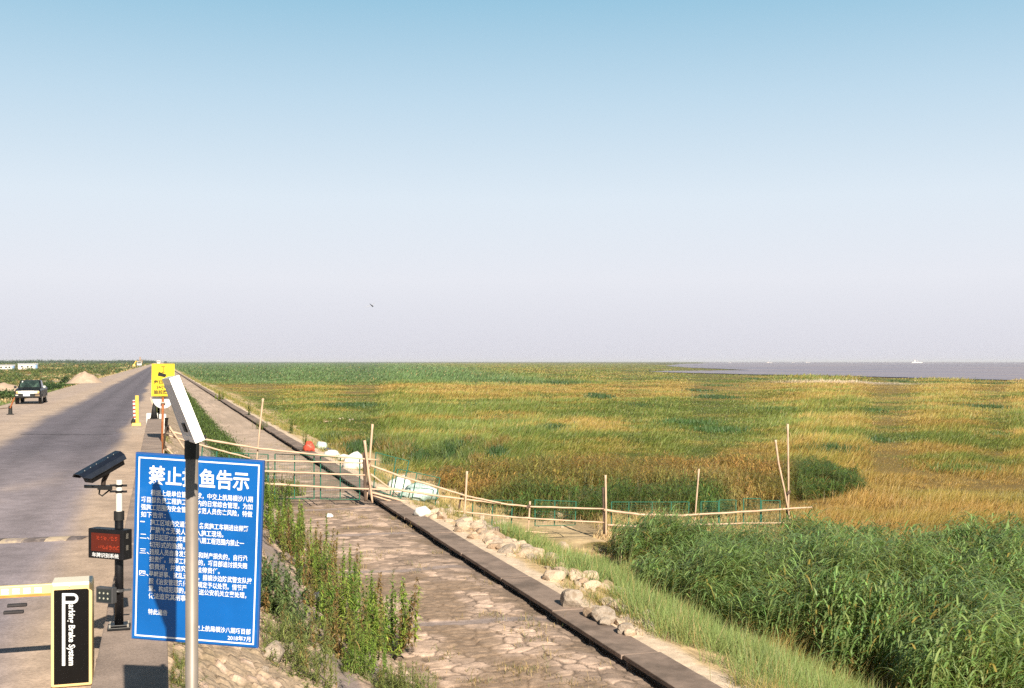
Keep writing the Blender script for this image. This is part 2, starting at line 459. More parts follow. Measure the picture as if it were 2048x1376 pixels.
# ---- kerb beam, its pale footing and the earth apron running down to the marsh
m_conc = M('weathered_concrete', (.28, .205, .165), .92, 0, .28, 3, .45, dirt=((.13, .095, .075), 1.1, .50))
m_conc2 = M('pale_concrete', (.60, .47, .36), .9, 0, .22, 5, .3, dirt=((.30, .22, .15), 2.2, .52))
kb = MB(); kw = MB(); s = 6.0
while s < 160:
    j = random.uniform(-.016, .016); ln = 20000 if s > 156 else 2.96
    kb.box(((BERM_R+KERB_R)/2+j, s+ln/2, KERB_Z-.035+j*.5), (KERB_R-BERM_R, ln, .07)); s += 3.0
    if s < 100:
        for q in (.02, 1.5): kb.box((BERM_R+.12, s-3+q, KERB_Z-.16), (.07, .06, .18))
kb.box(((BERM_R+KERB_R)/2+.12, 10000, KERB_Z-.372), (KERB_R-BERM_R-.26, 20000, .60))
tag(kb.build('kerb', m_conc, bevel=.010), kind='structure')
def apron_c(v, s):
    n = fbm(v*1.4, s*1.4, 121, 4)[..., None]; n2 = fbm(v*7, s*7, 123, 3)[..., None]; n3 = fbm(v/2.4, s/5, 125, 3)
    tan = np.array((.50, .36, .20))*(.7+.6*n2); pale = np.array((.60, .47, .35))*(.8+.4*n2)
    lip = sstep(7.35, 7.1, v+.25*(n[..., 0]-.5))[..., None]
    c = tan*(1-lip)+pale*lip
    g = (sstep(.5, .64, n3)*sstep(7.2, 8.2, v)*.7)[..., None]
    c = c*(1-g) + np.array((.22, .19, .06))*(.7+.6*n2)*g
    path = (np.exp(-((v-9.4-.4*np.sin(s/7))/.55)**2)*sstep(34, 46, s)*.8)[..., None]
    c = c*(1-path) + np.array((.60, .46, .36))*(.8+.4*n2)*path
    f = sstep(11.6, 13.2, v+1.2*(n3-.5))[..., None]
    return c*(1-f) + marsh_col(v, s)*.75*f
grid('apron', list(np.arange(KERB_R-.05, 14.1, .06)), list(np.arange(4, 60, .06)) + list(np.arange(60, 90, .3)) + geo(90, 30000, 110), lambda v, s: apron_z(v, s)+.03*(v > 0)-.10*sstep(13.2, 14.0, v), apron_c, m_stone)

# ---- estuary water beyond the marsh
shore_px = [(2600, 771), (2300, 766), (2048, 760.5), (1900, 757), (1750, 753.5), (1600, 750.5), (1500, 748.5), (1400, 746), (1300, 743.6), (1330, 741.6), (1420, 741), (1500, 740), (1440, 737.5), (1380, 735.2), (1330, 731.5), (1360, 728), (1420, 726), (1400, 724.6), (1395, 723.6)]
WZ = MARSH_Z + .25
poly = []
for (a, b), (a2, b2) in zip(shore_px[:-1], shore_px[1:]):
    for k in range(10):
        t = k/10; px = a+(a2-a)*t; py = b+(b2-b)*t
        py += .5*(vnoise(px/9, py*0, 7)-.5)*min(1, (py-723.6)/12); poly.append(G(px, py, WZ))
poly.append(G(1395, 723.45, WZ)); poly += [G(2600, 723.45, WZ), G(3000, 723.45, WZ), G(3000, 760, WZ)]
mw, nt, b = _new('estuary_water')
n = _noise(nt, .012, 5, stretch=(1, .35, 1)); n2 = _noise(nt, .35, 6, stretch=(1, .5, 1))
c = _ramp(nt, n, [(.32, (.19, .18, .25)), (.5, (.255, .22, .265)), (.68, (.32, .255, .265))])
nt.links.new(c, b.inputs['Base Color']); b.inputs['Roughness'].default_value = .45; b.inputs['Specular IOR Level'].default_value = .35
_bump(nt, b, n2, .5, .35)
wb = MB(); wb.add(poly, [tuple(range(len(poly)))])
tag(wb.build('water', mw), kind='structure')

# ================================================================== vegetation that grows as one mass
m_grass = M_leaf('grass_blades', .30); m_reed = M_leaf('reed_leaves', .42, .42, .45); m_weed = M_leaf('weed_leaves', .28, .5)
def scatter_D(n, d0, d1, p0, p1, z, power=1.):
    """random points on the plane z between two distances and two picture columns"""
    u = RS.rand(n)
    a, b = d0**(1-power), d1**(1-power)
    D = (d0*(d1/d0)**u) if abs(power-1) < 1e-6 else (a+(b-a)*u)**(1/(1-power))
    X = (U(p0, p1, n)-PCX)/F*D
    return X*CT + D*ST, -X*ST + D*CT, D
def keep(m, *a): return [q[m] for q in a]

# ---- marsh grass
def marsh_band(name, n, d0, d1, H, Wd, per, spread, power, label, p0=180, p1=2300, nseg=2):
    x, y, D = scatter_D(n, d0, d1, p0, p1, MARSH_Z, power)
    px, py = to_px(x, y, MARSH_Z)
    ok = (x > 10.6 + 1.4*vnoise(y/4, y*0, 9))
    shore = np.interp(px, [1290, 1400, 1500, 1600, 1750, 1900, 2048, 2300], [743.6, 746, 748.5, 750.5, 753.5, 757, 760.5, 766])
    ok &= ~((px > 1292) & (py < shore+.4) & ~((px < 1480) & (py > 730) & (py < 741.5) & (vnoise(x/30, y/60, 3) > .45)))
    if d0 < 80:
        ok &= ~(inpoly(x, y, REED) | (inpoly(x, y, CLUMP) & (RS.rand(len(x)) < .85)))
        # bare earth left of the clump and around the rocks
        bare = (px < 1000) & (py > 905) & (fbm(x/2.5, y/2.5, 211, 3) > .44)
        ok &= ~bare
        ok &= ~((px < 1560) & (px > 860) & (py > 1015) & (py < 1100) & (fbm(x/2, y/2, 213, 3) > .36))
    x, y, D = keep(ok, x, y, D)
    t, left = marsh_mix(x, y); c = marsh_col(x, y)
    sc_ = np.maximum(1., D/60)
    mound = fbm(x/(2.6*sc_), y/(2.6*sc_), 215, 3); fine = vnoise(x/(1.1*sc_), y/(1.1*sc_), 216)
    hh = H*(.22 + 1.35*sstep(.28, .75, mound)*(.7+.6*fine) + .2*(1-t) + .9*left)
    c = c*(RS.normal(1, .16, (len(x), 1)).clip(.55, 1.5))*(.72+.5*mound)[:, None]
    k = per; x = np.repeat(x, k) + RS.normal(0, 1, len(x)*k)*spread*np.repeat(D, k); y = np.repeat(y, k) + RS.normal(0, 1, len(y)*k)*spread*np.repeat(D, k)
    D = np.repeat(D, k); hh = np.repeat(hh, k); c = np.repeat(c, k, 0); N = len(x)
    c = c*1.14*U(.75, 1.28, (N, 1)) * (1 + RS.normal(0, .05, (N, 3)))
    dead = RS.rand(N) < .03; c[dead] = STRAW*U(.5, .9, (dead.sum(), 1))
    P = np.stack([x, y, marsh_z(x, y)-.03], -1)
    wd = Wd*D*U(.6, 1.4, N); wdir = -.3 + 2.2*(fbm(x/9, y/9, 219, 2)-.5)
    o = ribbons(name, P, wdir + RS.normal(0, .75, N), U(.55, 1.3, N), hh*U(.6, 1.3, N), wd, U(.1, .6, N), c, m_grass, nseg,
                twist=U(-.5, .5, N), tipcol=None)
    return tag(o, label, 'grass', kind='stuff')
marsh_band('marsh_grass', 80000, 17.5, 75, .50, .00036, 9, .0030, 1.35, 'low green and rusty marsh grass behind the bamboo fence')
marsh_band('marsh_grass', 80000, 72, 330, .62, .00046, 7, .0030, 1.2, 'streaks of tan and green marsh grass out on the flats')
marsh_band('marsh_grass', 52000, 300, 3800, .80, .00062, 4, .004, 1.15, 'far band of green and tan marsh grass below the horizon', nseg=2)

# ---- darker taller tussocks that stand out of the flats
def tussocks(name, cells, label):
    Ps = []; Hs = []; Cs = []; Ws = []
    for (px, py, wpx, h, col, n) in cells:
        D = F*(CAMZ-MARSH_Z)/(py-HOR)
        X = (px + RS.normal(0, .36, n)*wpx - PCX)/F*D; DD = D*(1+RS.normal(0, .02, n))
        x = X*CT + DD*ST; y = -X*ST + DD*CT
        Ps.append(np.stack([x, y, marsh_z(x, y)], -1)); Hs.append(h*U(.5, 1.15, n)); Cs.append(np.array(col)*U(.55, 1.4, (n, 1))); Ws.append(np.full(n, D*.0007))
    P = np.concatenate(Ps); N = len(P)
    o = ribbons(name, P, U(0, 6.3, N), U(.8, 1.45, N), np.concatenate(Hs), np.concatenate(Ws), U(.1, .4, N), np.concatenate(Cs), m_grass, 3, twist=U(-.6, .6, N))
    return tag(o, label, 'tussocks', kind='stuff')
DG = (.050, .095, .028)
cells = [(1200, 796, 40, .9, DG, 420), (1185, 791, 26, .7, DG, 260), (1078, 794, 34, .6, (.08, .12, .03), 260), (1430, 796, 50, .8, DG, 420), (1570, 822, 60, .6, (.07, .12, .03), 420),
         (1710, 822, 75, .7, (.06, .11, .03), 600), (1650, 836, 40, .6, DG, 300), (1960, 815, 70, .7, DG, 500), (1370, 848, 90, .7, (.06, .12, .03), 700), (1440, 862, 80, .6, (.06, .12, .03), 600),
         (1400, 782, 40, .6, DG, 200), (850, 812, 60, .7, DG, 400), (700, 812, 90, .7, DG, 600), (1120, 768, 60, 1.2, DG, 300), (1060, 768, 60, 1.2, DG, 300), (930, 812, 50, .6, DG, 320),
         (1100, 858, 60, .6, DG, 420), (1010, 836, 60, .5, DG, 360), (1660, 905, 60, .9, DG, 600), (1860, 880, 80, .5, (.09, .13, .03), 500), (1740, 880, 40, .5, DG, 260), (1920, 940, 80, .5, (.10, .15, .03), 600), (1300, 812, 60, .45, DG, 260), (2000, 870, 60, .4, (.1, .14, .03), 300),
         (1512, 759, 26, .8, DG, 160), (1585, 760, 34, .8, DG, 200), (1640, 759, 20, .6, DG, 120), (1705, 762, 30, .7, DG, 160), (1805, 764, 30, .8, DG, 160), (1862, 765, 50, .7, DG, 240), (1950, 767, 40, .7, DG, 200), (2030, 768, 40, .7, DG, 200), (1330, 757, 40, .7, (.08, .12, .04), 160), (1440, 772, 60, .6, (.09, .13, .04), 240), (1620, 778, 60, .6, (.09, .13, .04), 240)]
tussocks('marsh_tussocks', cells, 'dark green tussocks standing out of the tan marsh')
cells = []
for k in range(46):
    px = random.uniform(640, 1010); py = 898 + random.uniform(-22, 20) + (px-640)*.035
    cells.append((px, py, 22, random.uniform(.7, 1.15), random.choice([DG, (.10, .14, .035), (.14, .16, .04), (.19, .14, .04)]), 230))
tussocks('leafy_scrub', cells, 'knee high leafy scrub at the marsh edge behind the gate section')

def edge_d(x, y, poly):
    d = np.full(np.shape(x), 1e9); n = len(poly)
    for i in range(n):
        (x0, y0), (x1, y1) = poly[i], poly[(i+1) % n]
        ex, ey = x1-x0, y1-y0; t = np.clip(((x-x0)*ex+(y-y0)*ey)/(ex*ex+ey*ey), 0, 1)
        d = np.minimum(d, np.hypot(x-x0-t*ex, y-y0-t*ey))
    return d
# ---- tall mixed clump behind the fence: brown tops, straw and drooping green reeds
def reeds(name, poly, dens, Hf, colf, label, leaf=(.50, 1.0), lw=(.022, .042), nleaf=10, wind=0.3, stem_col=(.16, .17, .05)):
    poly = np.array(poly); lo = poly.min(0); hi = poly.max(0)
    n = int(dens*np.prod(hi-lo)); x = U(lo[0], hi[0], n); y = U(lo[1], hi[1], n)
    m = inpoly(x + 2.4*(fbm(x*.7, y*.7, 5, 3)-.5), y + 2.4*(fbm(x*.7, y*.7, 6, 3)-.5), [tuple(p) for p in poly]); x, y = keep(m, x, y)
    gap = fbm(x/.9, y/.9, 221, 3); m = gap > .41; x, y = keep(m, x, y); N = len(x)
    H = Hf(x, y)*U(.75, 1.12, N); z = marsh_z(x, y); ln = U(-.35, .45, N); la = wind + RS.normal(0, .5, N)
    P = np.stack([x, y, z], -1); C0 = colf(x, y)*RS.normal(1, .14, (N, 1)).clip(.6, 1.4)
    M1 = ribbons(name, P, la, 1.5-np.abs(ln)*.6, H, .014, .06, np.array(stem_col)*U(.7, 1.3, (N, 1)), m_reed, 3, twist=U(-.5, .5, N))
    k = nleaf; r = np.repeat(np.arange(N), k); t = np.tile(np.linspace(.22, 1., k), N) + RS.normal(0, .04, N*k); t = np.clip(t, .1, 1)
    e = 1.5-np.abs(ln[r])*.6; hx = H[r]*t*np.cos(e)
    Q = np.stack([x[r]+np.cos(la[r])*hx, y[r]+np.sin(la[r])*hx, z[r]+H[r]*(t*np.sin(e)-.06*t*t)], -1)
    NL = len(r); wf = wind + 3.4*(fbm(x/1.6, y/1.6, 228, 2)[r]-.5); yaw = np.where(RS.rand(NL) < .86, wf + RS.normal(0, .50, NL), U(0, 6.3, NL))
    c = C0[r]*U(.65, 1.4, (NL, 1))*(1+RS.normal(0, .07, (NL, 3)))
    old = (t < .45) & (RS.rand(NL) < .35); c[old] = STRAW*U(.45, .95, (old.sum(), 1))
    y2 = RS.rand(NL) < .05; c[y2] = np.array((.42, .33, .09))*U(.6, 1.1, (y2.sum(), 1))
    o = ribbons(name, Q, yaw, U(.30, 1.15, NL), U(leaf[0], leaf[1], NL)*(1.05-.35*t), U(lw[0], lw[1], NL), U(.55, 1.15, NL), c, m_reed, 4, taper=.9, twist=yaw+math.pi/2+U(-.5, .5, NL))
    ov = M1.data
    # one object: join the stems in
    import bmesh
    bm = bmesh.new(); bm.from_mesh(o.data); bm.from_mesh(ov); bm.to_mesh(o.data); bm.free()
    bpy.data.objects.remove(M1); bpy.data.meshes.remove(ov)
    return tag(o, label, 'reeds', kind='stuff')
def reed_c(x, y):
    n = fbm(x/2.2, y/2.2, 223, 3)[:, None]; g = np.array((.150, .250, .080)); g2 = np.array((.315, .420, .155))
    return g*(1-n)+g2*n
reeds('reed_bed', REED, 62, lambda x, y: (1.50 + 1.5*(fbm(x/1.5, y/1.5, 225, 2)-.45))*(.62+.38*sstep(0, 1.2, edge_d(x, y, REED))), reed_c, 'dense green reed bed with windblown leaves in the right foreground', wind=.15)
def clump_c(x, y):
    px, py = to_px(x, y, MARSH_Z); n = fbm(x/1.8, y/1.8, 227, 3)
    front = sstep(1000, 1025, py + 30*(n-.5))*sstep(1500, 1420, px)
    right = sstep(1540, 1600, px)
    br = np.array((.41, .265, .085)); ol = np.array((.27, .245, .07)); gr = np.array((.11, .175, .045))
    c = br*sstep(.35, .6, n)[:, None] + ol*(1-sstep(.35, .6, n))[:, None]
    st = (np.exp(-((px-1410)/70)**2)*sstep(985, 1005, py)*sstep(1045, 1030, py))[:, None]
    c = c*(1-st) + STRAW*.9*st
    g = np.maximum(front, right)[:, None]
    return c*(1-g) + gr*g
reeds('mixed_reed_clump', CLUMP, 36, lambda x, y: (.80 + .9*fbm(x/2.2, y/2.2, 229, 3))*(.5+.5*sstep(0, 2.2, edge_d(x, y, CLUMP))), clump_c, 'shoulder high clump of brown and green reeds behind the bamboo rails', nleaf=9, lw=(.022, .036))

# ---- fine grass along the rocks and in front of the reeds
def fine_grass(name, polys, dens, H, label, cols, wd=.00048, zf=apron_z):
    Ps = []
    for poly, dd, *th in polys:
        th = th[0] if th else .31; poly = np.array(poly); lo = poly.min(0); hi = poly.max(0); n = int(dens*dd*np.prod(hi-lo))
        x = U(lo[0], hi[0], n); y = U(lo[1], hi[1], n); x2 = x+.8*(fbm(x*.8, y*.8, 231, 2)-.5)
        m = inpoly(x, y, [tuple(p) for p in poly]) & (fbm(x*.9, y*.9, 233, 3) > th); Ps.append(np.stack([x2[m], y[m]], -1))
    P = np.concatenate(Ps); x, y = P.T; N = len(x); n = fbm(x*.7, y*.7, 235, 3)[:, None]
    c = np.array(cols[0])*(1-n)+np.array(cols[1])*n; c = c*U(.6, 1.5, (N, 1)); d = RS.rand(N) < .11; c[d] = np.array((.46, .36, .16))*U(.6, 1.1, (d.sum(), 1))
    hh = H*(.5+.9*fbm(x*.6, y*.6, 237, 3))
    o = ribbons(name, np.stack([x, y, zf(x, y)-.02], -1), U(0, 6.3, N), U(.9, 1.5, N), hh*U(.5, 1.3, N), wd*y*U(.6, 1.4, N), U(.05, .5, N), c, m_grass, 3, twist=U(-.7, .7, N))
    return tag(o, label, 'grass', kind='stuff')
def gp(pts, z): return [tuple(G(a, b, z)[:2]) for a, b in pts]
FG = [(gp([(1290, 1225), (1380, 1232), (1480, 1290), (1650, 1360), (1800, 1440), (1800, 1520), (1500, 1500), (1440, 1376), (1310, 1300)], -2.7), 1.7),
      (gp([(1070, 1075), (1210, 1062), (1270, 1100), (1285, 1200), (1180, 1165), (1090, 1150)], -2.4), 2.2, .53),
      (gp([(1150, 1180), (1230, 1175), (1260, 1215), (1170, 1215)], -2.1), 1.6, .53), (gp([(1010, 1062), (1080, 1068), (1100, 1150), (1150, 1190), (1120, 1180), (1040, 1110)], -1.9), 1.4, .60)]
FG += [([(7.25, 13), (10.5, 13), (10.5, 19), (8.6, 20.5), (7.25, 17.5)], 1.), ([(8.6, 22), (10.4, 22), (10.2, 31), (9.0, 31)], 1.6, .55)]
fine_grass('fine_grass', FG, 420, .68, 'fine pale green grass between the rocks and the reed bed', [(.135, .205, .062), (.235, .285, .095)])
fine_grass('dry_fence_grass', [(gp([(1190, 1030), (1400, 1040), (1600, 1040), (1620, 1075), (1480, 1125), (1260, 1110), (1200, 1066)], MARSH_Z), .9), (gp([(760, 955), (960, 985), (1020, 1020), (900, 1010), (770, 990)], -2.7), .3)], 120, .5,
           'dry straw coloured grass along the foot of the right hand rails', [(.50, .37, .17), (.34, .27, .11)], .0005)
# sparse tufts on the apron beside the kerb
n = 2600; x = 7.15 + np.abs(RS.normal(0, 1.2, n)); y = 12*(420/12)**RS.rand(n); m = fbm(x*.9, y*.35, 241, 3) > .50; x, y = keep(m, x, y); k = 16
x = np.repeat(x, k) + RS.normal(0, .10, len(x)*k); y = np.repeat(y, k) + RS.normal(0, .12, len(y)*k); N = len(x)
c = np.where((RS.rand(N) < .5)[:, None], np.array((.36, .28, .09)), np.array((.15, .18, .05)))*U(.6, 1.3, (N, 1))
tag(ribbons('apron_tufts', np.stack([x, y, apron_z(x, y)-.02], -1), U(0, 6.3, N), U(.8, 1.5, N), U(.15, .5, N), np.maximum(.007, y*.00025), U(.1, .5, N), c, m_grass, 2, twist=U(-.7, .7, N)),
    'sparse dry tufts on the bare earth beside the kerb', 'grass', kind='stuff')

# ================================================================== objects: shared materials
m_alu = M('aluminium', (.78, .76, .72), .38, .55, .08, 20)
m_black = M('black_paint', (.008, .008, .010), .42, 0, .3, 12, spec=.3)
m_blackm = M('black_rubber', (.009, .009, .009), .7, 0, .3, 12)
m_white = M('white_paint', (.78, .75, .70), .5, 0, .06, 9, dirt=((.45, .36, .26), 5, .62))
m_letter = M('white_lettering', (.92, .93, .95), .5, 0, .02, 9)
m_steel = M('galvanised_steel', (.46, .42, .37), .45, .35, .14, 14, dirt=((.30, .22, .16), 9, .60))
m_rust = M('rusty_steel', (.33, .105, .035), .85, 0, .35, 18, .2, dirt=((.42, .22, .08), 11, .55))
m_yel = M('yellow_paint', (.86, .52, .07), .45, 0, .08, 7)
m_bamboo = M('dry_bamboo', (.62, .43, .30), .6, 0, .16, 3, dirt=((.38, .25, .15), 2.4, .60))
m_bamdark = M('weathered_wood', (.115, .075, .055), .85, 0, .35, 4)
m_green = M('green_coated_wire', (.022, .15, .095), .5, 0, .15, 6)
m_rock = M('pale_rock', (.56, .43, .315), .95, 0, .22, 4, .6, dirt=((.36, .26, .17), 3, .55))
m_glass = M('dark_glass', (.02, .03, .03), .08, 0, .1, 3, spec=.8)

def text_mesh(body, name, mat, parent, fn, width=None, height=None, align='LEFT', bold=0., depth=0.0):
    """flat lettering: fn(u, v) maps text space (u right, v up from the baseline) into the scene"""
    cu = bpy.data.curves.new('txt', 'FONT'); cu.body = body; cu.size = 1.; cu.offset = bold; cu.resolution_u = 3
    to = bpy.data.objects.new('txt', cu); COL.objects.link(to)
    bpy.context.view_layer.update()
    me = bpy.data.meshes.new_from_object(to.evaluated_get(bpy.context.evaluated_depsgraph_get()))
    bpy.data.objects.remove(to); bpy.data.curves.remove(cu)
    co_ = [v.co.copy() for v in me.vertices]
    x0 = min(c.x for c in co_); x1 = max(c.x for c in co_); y0 = min(c.y for c in co_); y1 = max(c.y for c in co_)
    sx = width/(x1-x0) if width else 1.; sy = height/(y1-y0) if height else sx
    off = parent_loc(parent)
    for v, c in zip(me.vertices, co_):
        p = Vector(fn((c.x-x0)*sx, (c.y-y0)*sy)) - off; v.co = p
    me.name = name; me.materials.clear(); me.materials.append(mat)
    o = bpy.data.objects.new(name, me); COL.objects.link(o)
    if parent: o.parent = parent
    return o
def join(objs):
    import bmesh
    bm = bmesh.new()
    for o in objs: bm.from_mesh(o.data)
    bm.to_mesh(objs[0].data); bm.free()
    for o in objs[1:]:
        d = o.data; bpy.data.objects.remove(o); bpy.data.meshes.remove(d)
    return objs[0]
def FY(px, py, y):
    """point seen at (px, py) on the upright plane standing across the road at distance y"""
    t = (px-PCX)/F; return W(px, py, y/(CT - t*ST))
def GL(px, py):
    z = -1.
    for _ in range(14):
        p = G(px, py, z); z = .5*z + .5*float(land_z(np.array(p.x), np.array(p.y)))
    p = G(px, py, z); p.z = float(land_z(np.array(p.x), np.array(p.y))); return p

# ------------------------------------------------------------------ parapet wall
mp, nt, b = _new('parapet_concrete')
n = _noise(nt, 2.2, 7); n2 = _noise(nt, 60, 4)
c = _ramp(nt, n, [(.3, (.20, .15, .125)), (.7, (.35, .265, .22))]); c = _mix(nt, c, _ramp(nt, n2, [(.3, (.75,)*3), (.7, (1.2,)*3)]), 1., 'MULTIPLY')
nt.links.new(c, b.inputs['Base Color']); b.inputs['Roughness'].default_value = .93; _bump(nt, b, n2, .35, .01)
pw = MB()
y = 3.0
while y < PAR_END-.1:
    ln = min(3.6, PAR_END-y); j = random.uniform(-.006, .006)
    pw.box(((PAR_L+PAR_R)/2+j, y+ln/2, (PAR_Z-1.0)/2+j), (PAR_R-PAR_L, ln-.012, PAR_Z+1.0)); y += ln
tag(pw.build('parapet_wall', mp, bevel=.015), 'low grey concrete parapet wall running along the right edge of the road', 'wall')
wb_ = thing('concrete_block', 'white painted concrete block at the far end of the grey parapet', 'block', (-.18, PAR_END+.35, 0))
mb = MB(); mb.box((-.27, PAR_END+.35, .36), (.42, .5, .86)); mb.box((.10, PAR_END+.45, .34), (.26, .5, .82)); mb.build('block', m_white, wb_, bevel=.03)
cn = thing('tapered_post', 'black tapered cone shaped post standing on the far end of the parapet', 'post', (-.20, PAR_END-.2, PAR_Z))
mb = MB(); mb.cyl((-.20, PAR_END-.2, PAR_Z+.02), (-.20, PAR_END-.2, PAR_Z+.62), .13, 20, .035); mb.build('cone', m_blackm, cn, smooth=True)
mb = MB(); mb.box((-.20, PAR_END-.2, PAR_Z+.012), (.30, .24, .024)); mb.build('base', m_blackm, cn)
mb = MB(); mb.tube([W(308, 816, 45.0), W(300.5, 795, 45.0)], .03, 7); tag(mb.build('stake', m_bamboo), 'short pale wooden stake leaning beside the black tapered post', 'stake')

# ------------------------------------------------------------------ blue notice board
TL, TR, BR, BL = C(-1.728, 5.220, .418), C(-1.1306, 5.181, .454), C(-1.1776, 5.2646, 1.3288), C(-1.7752, 5.3041, 1.2929)
EX, EY = (TR-TL)/.6, (BL-TL)/.88; EN = EX.cross(EY).normalized()
if EN.dot(Vector((0, 0, CAMZ)) - TL) < 0: EN = -EN
def S(u, v, d=0.): return TL + EX*u + EY*v + EN*d
m_blue = M('blue_sign_paint', (.003, .122, .45), .35, 0, .14, 3, spec=.4, dirt=((.03, .15, .40), 6, .62))
m_blue2 = M('blue_sign_rim', (.03, .11, .36), .5, 0, .1, 3)
sgn = thing('notice_board', 'tilted blue notice board with white Chinese lettering behind the lamp pole', 'sign', S(.3, .88))
MB().prism([S(.0, .0, -.004), S(.6, 0, -.004), S(.6, .88, -.004), S(0, .88, -.004)], EN*-.02).build('rim', m_blue2, sgn)
MB().prism([S(.006, .006, .001), S(.594, .006, .001), S(.594, .874, .001), S(.006, .874, .001)], EN*-.0045).build('panel', m_blue, sgn)
mb = MB(); a, b2, t = .017, .017, .0068
for (u0, v0, u1, v1) in ((a, a, .6-a, a+t), (a, .88-a-t, .6-a, .88-a), (a, a+t, a+t, .88-a-t), (.6-a-t, a+t, .6-a, .88-a-t)):
    mb.prism([S(u0, v0, .0015), S(u1, v0, .0015), S(u1, v1, .0015), S(u0, v1, .0015)], EN*.001)
mb.build('border', m_letter, sgn)
def sign_text(body, u, v, cw, hgt, parent, bold, name, align=0):
    nch = sum(.52 if ord(ch) < 128 else 1 for ch in body)
    wd = (nch-.12)*cw
    u0 = u if not align else u-wd
    return text_mesh(body, name, m_letter, parent, lambda a, q: S(u0+a, v+hgt/2-q, .003), width=wd, height=hgt, bold=bold)
sign_text('禁止捕鱼告示', .066, .098, .0800, .090, sgn, .022, 'heading')
rows = [(.079, '根据上级单位管理要求，中交上航局横沙八期'), (.034, '项目部负责工程施工区域内的日常综合管理，为加'), (.034, '强施工范围内安全管理，防范人员伤亡风险，特做'), (.034, '如下告示：'),
        (.079, '施工区域内交通繁忙，各类施工车辆进出频繁'), (.079, '严禁外来无关人员进入施工现场。'), (.079, '即日起至2020年底横沙八期工程范围内禁止一'), (.079, '切形式的渔捞。'),
        (.079, '违规人员自身发生伤亡和财产损失的，自行承'), (.079, '担责任。妨碍工程施工的，项目部追讨损失赔'), (.079, '偿费用，并追究相关法律责任。'), (.079, '寻衅滋事、扰乱治安的，报横沙边防武警支队按'),
        (.079, '照《治安管理条例》等规定予以处罚。情节严'), (.079, '重、构成犯罪的，将移送公安机关立案处理，'), (.079, '依法追究其刑事责任。')]
tx = []
for k, (u, body) in enumerate(rows):
    full = .0290 if len(body) > 6 else .0275
    cw = .0240 if u > .05 else .02385
    if k in (4, 5, 6, 8, 9, 11, 12, 13): cw = .0232 if len(body) < 22 else .0222
    tx.append(sign_text(body, u, .180+.0347*k, cw, full, sgn, .012, 'body_text'))
for k, body in ((4, '一'), (6, '二、'), (8, '三、'), (11, '四、')):
    tx.append(sign_text(body, .032, .180+.0347*k, .0236, .005 if body == '一' else .024, sgn, .012, 'body_text'))
tx.append(sign_text('特此通告', .079, .742, .0236, .027, sgn, .012, 'body_text'))
tx.append(sign_text('中交上航局横沙八期项目部', .566, .802, .0240, .028, sgn, .012, 'body_text', 1))
tx.append(sign_text('2018年7月', .566, .837, .0240, .025, sgn, .012, 'body_text', 1))
join(tx)
q = S(.277, .88, -.05); mb = MB()
mb.tube([(q.x, q.y+.03, -.1), (q.x, q.y+.03, S(.3, .06).z)], .018, 12); mb.build('post', m_steel, sgn, smooth=True)
mb = MB()
for vv in (.2, .7): MB().prism([S(.1, vv, -.024), S(.5, vv, -.024), S(.5, vv+.03, -.024), S(.1, vv+.03, -.024)], EN*-.02).build('bracket', m_steel, sgn)

# ------------------------------------------------------------------ solar panel on its pole
PD = 4.12
px_ = W(383.5, 1376, PD)
lamp = thing('solar_panel_pole', 'grey steel pole with a tilted solar panel on top, in front of the blue notice', 'solar pole', (px_.x, px_.y, 0))
topz = W(383, 884, PD).z
mb = MB(); mb.tube([(px_.x, px_.y, -.15), (px_.x, px_.y, .9), (px_.x, px_.y, topz)], .0228, 24); mb.build('pole', M('pole_steel', (.29, .245, .21), .5, .25, .10, 10, dirt=((.36, .27, .19), 7, .62)), lamp, smooth=True)
nb, ntp, fb, ftp = W(391, 887, 3.74), W(338.6, 757, 3.74), W(367.5, 880, 4.45), W(323.5, 758, 4.45)
up = (ntp-nb); dp = (fb-nb); nn = up.cross(dp).normalized()
if nn.z < 0: nn = -nn
th = .027
fr = MB()
fw = .022
def pan(i, j, d): # i along up, j along depth
    return nb + up*i + dp*j + (ftp-ntp-dp)*(i*j) + nn*d
iu, ju = fw/up.length, fw/dp.length
for (i0, j0, i1, j1) in ((0, 0, iu, 1), (1-iu, 0, 1, 1), (iu, 0, 1-iu, ju), (iu, 1-ju, 1-iu, 1)):
    fr.prism([pan(i0, j0, 0), pan(i1, j0, 0), pan(i1, j1, 0), pan(i0, j1, 0)], nn*th)
# ribs of the extruded frame on the side facing the camera
ray = (nb-fb).normalized()
for d in (.006, .018, .029):
    fr.prism([pan(0, 0, d), pan(1, 0, d), pan(1, 0, d+.003), pan(0, 0, d+.003)], ray*.003)
fr.build('panel_frame', m_alu, lamp)
MB().prism([pan(iu, ju, .024), pan(1-iu, ju, .024), pan(1-iu, 1-ju, .024), pan(iu, 1-ju, .024)], nn*.006).build('solar_cells', M('solar_cells', (.012, .018, .05), .12, 0, .3, 30, spec=.7), lamp)
MB().prism([pan(iu, ju, .002), pan(1-iu, ju, .002), pan(1-iu, 1-ju, .002), pan(iu, 1-ju, .002)], nn*.004).build('back_sheet', M('back_sheet', (.62, .60, .62), .55, 0, .06, 6), lamp)
MB().prism([pan(.16, .3, -.004), pan(.30, .3, -.004), pan(.30, .5, -.004), pan(.16, .5, -.004)], nn*.005).build('junction_box', m_blackm, lamp, bevel=.004)
mb = MB(); mb.tube([(px_.x, px_.y, topz-.06), (px_.x, px_.y, topz+.005)], .0262, 20); mb.build('cap', m_blackm, lamp)  # black sleeve stands in for the panel's shade on the pole top
mb = MB(); mb.box(pan(.04, .06, th+.004), (.022, .02, .012)); mb.build('clip', m_blackm, lamp)

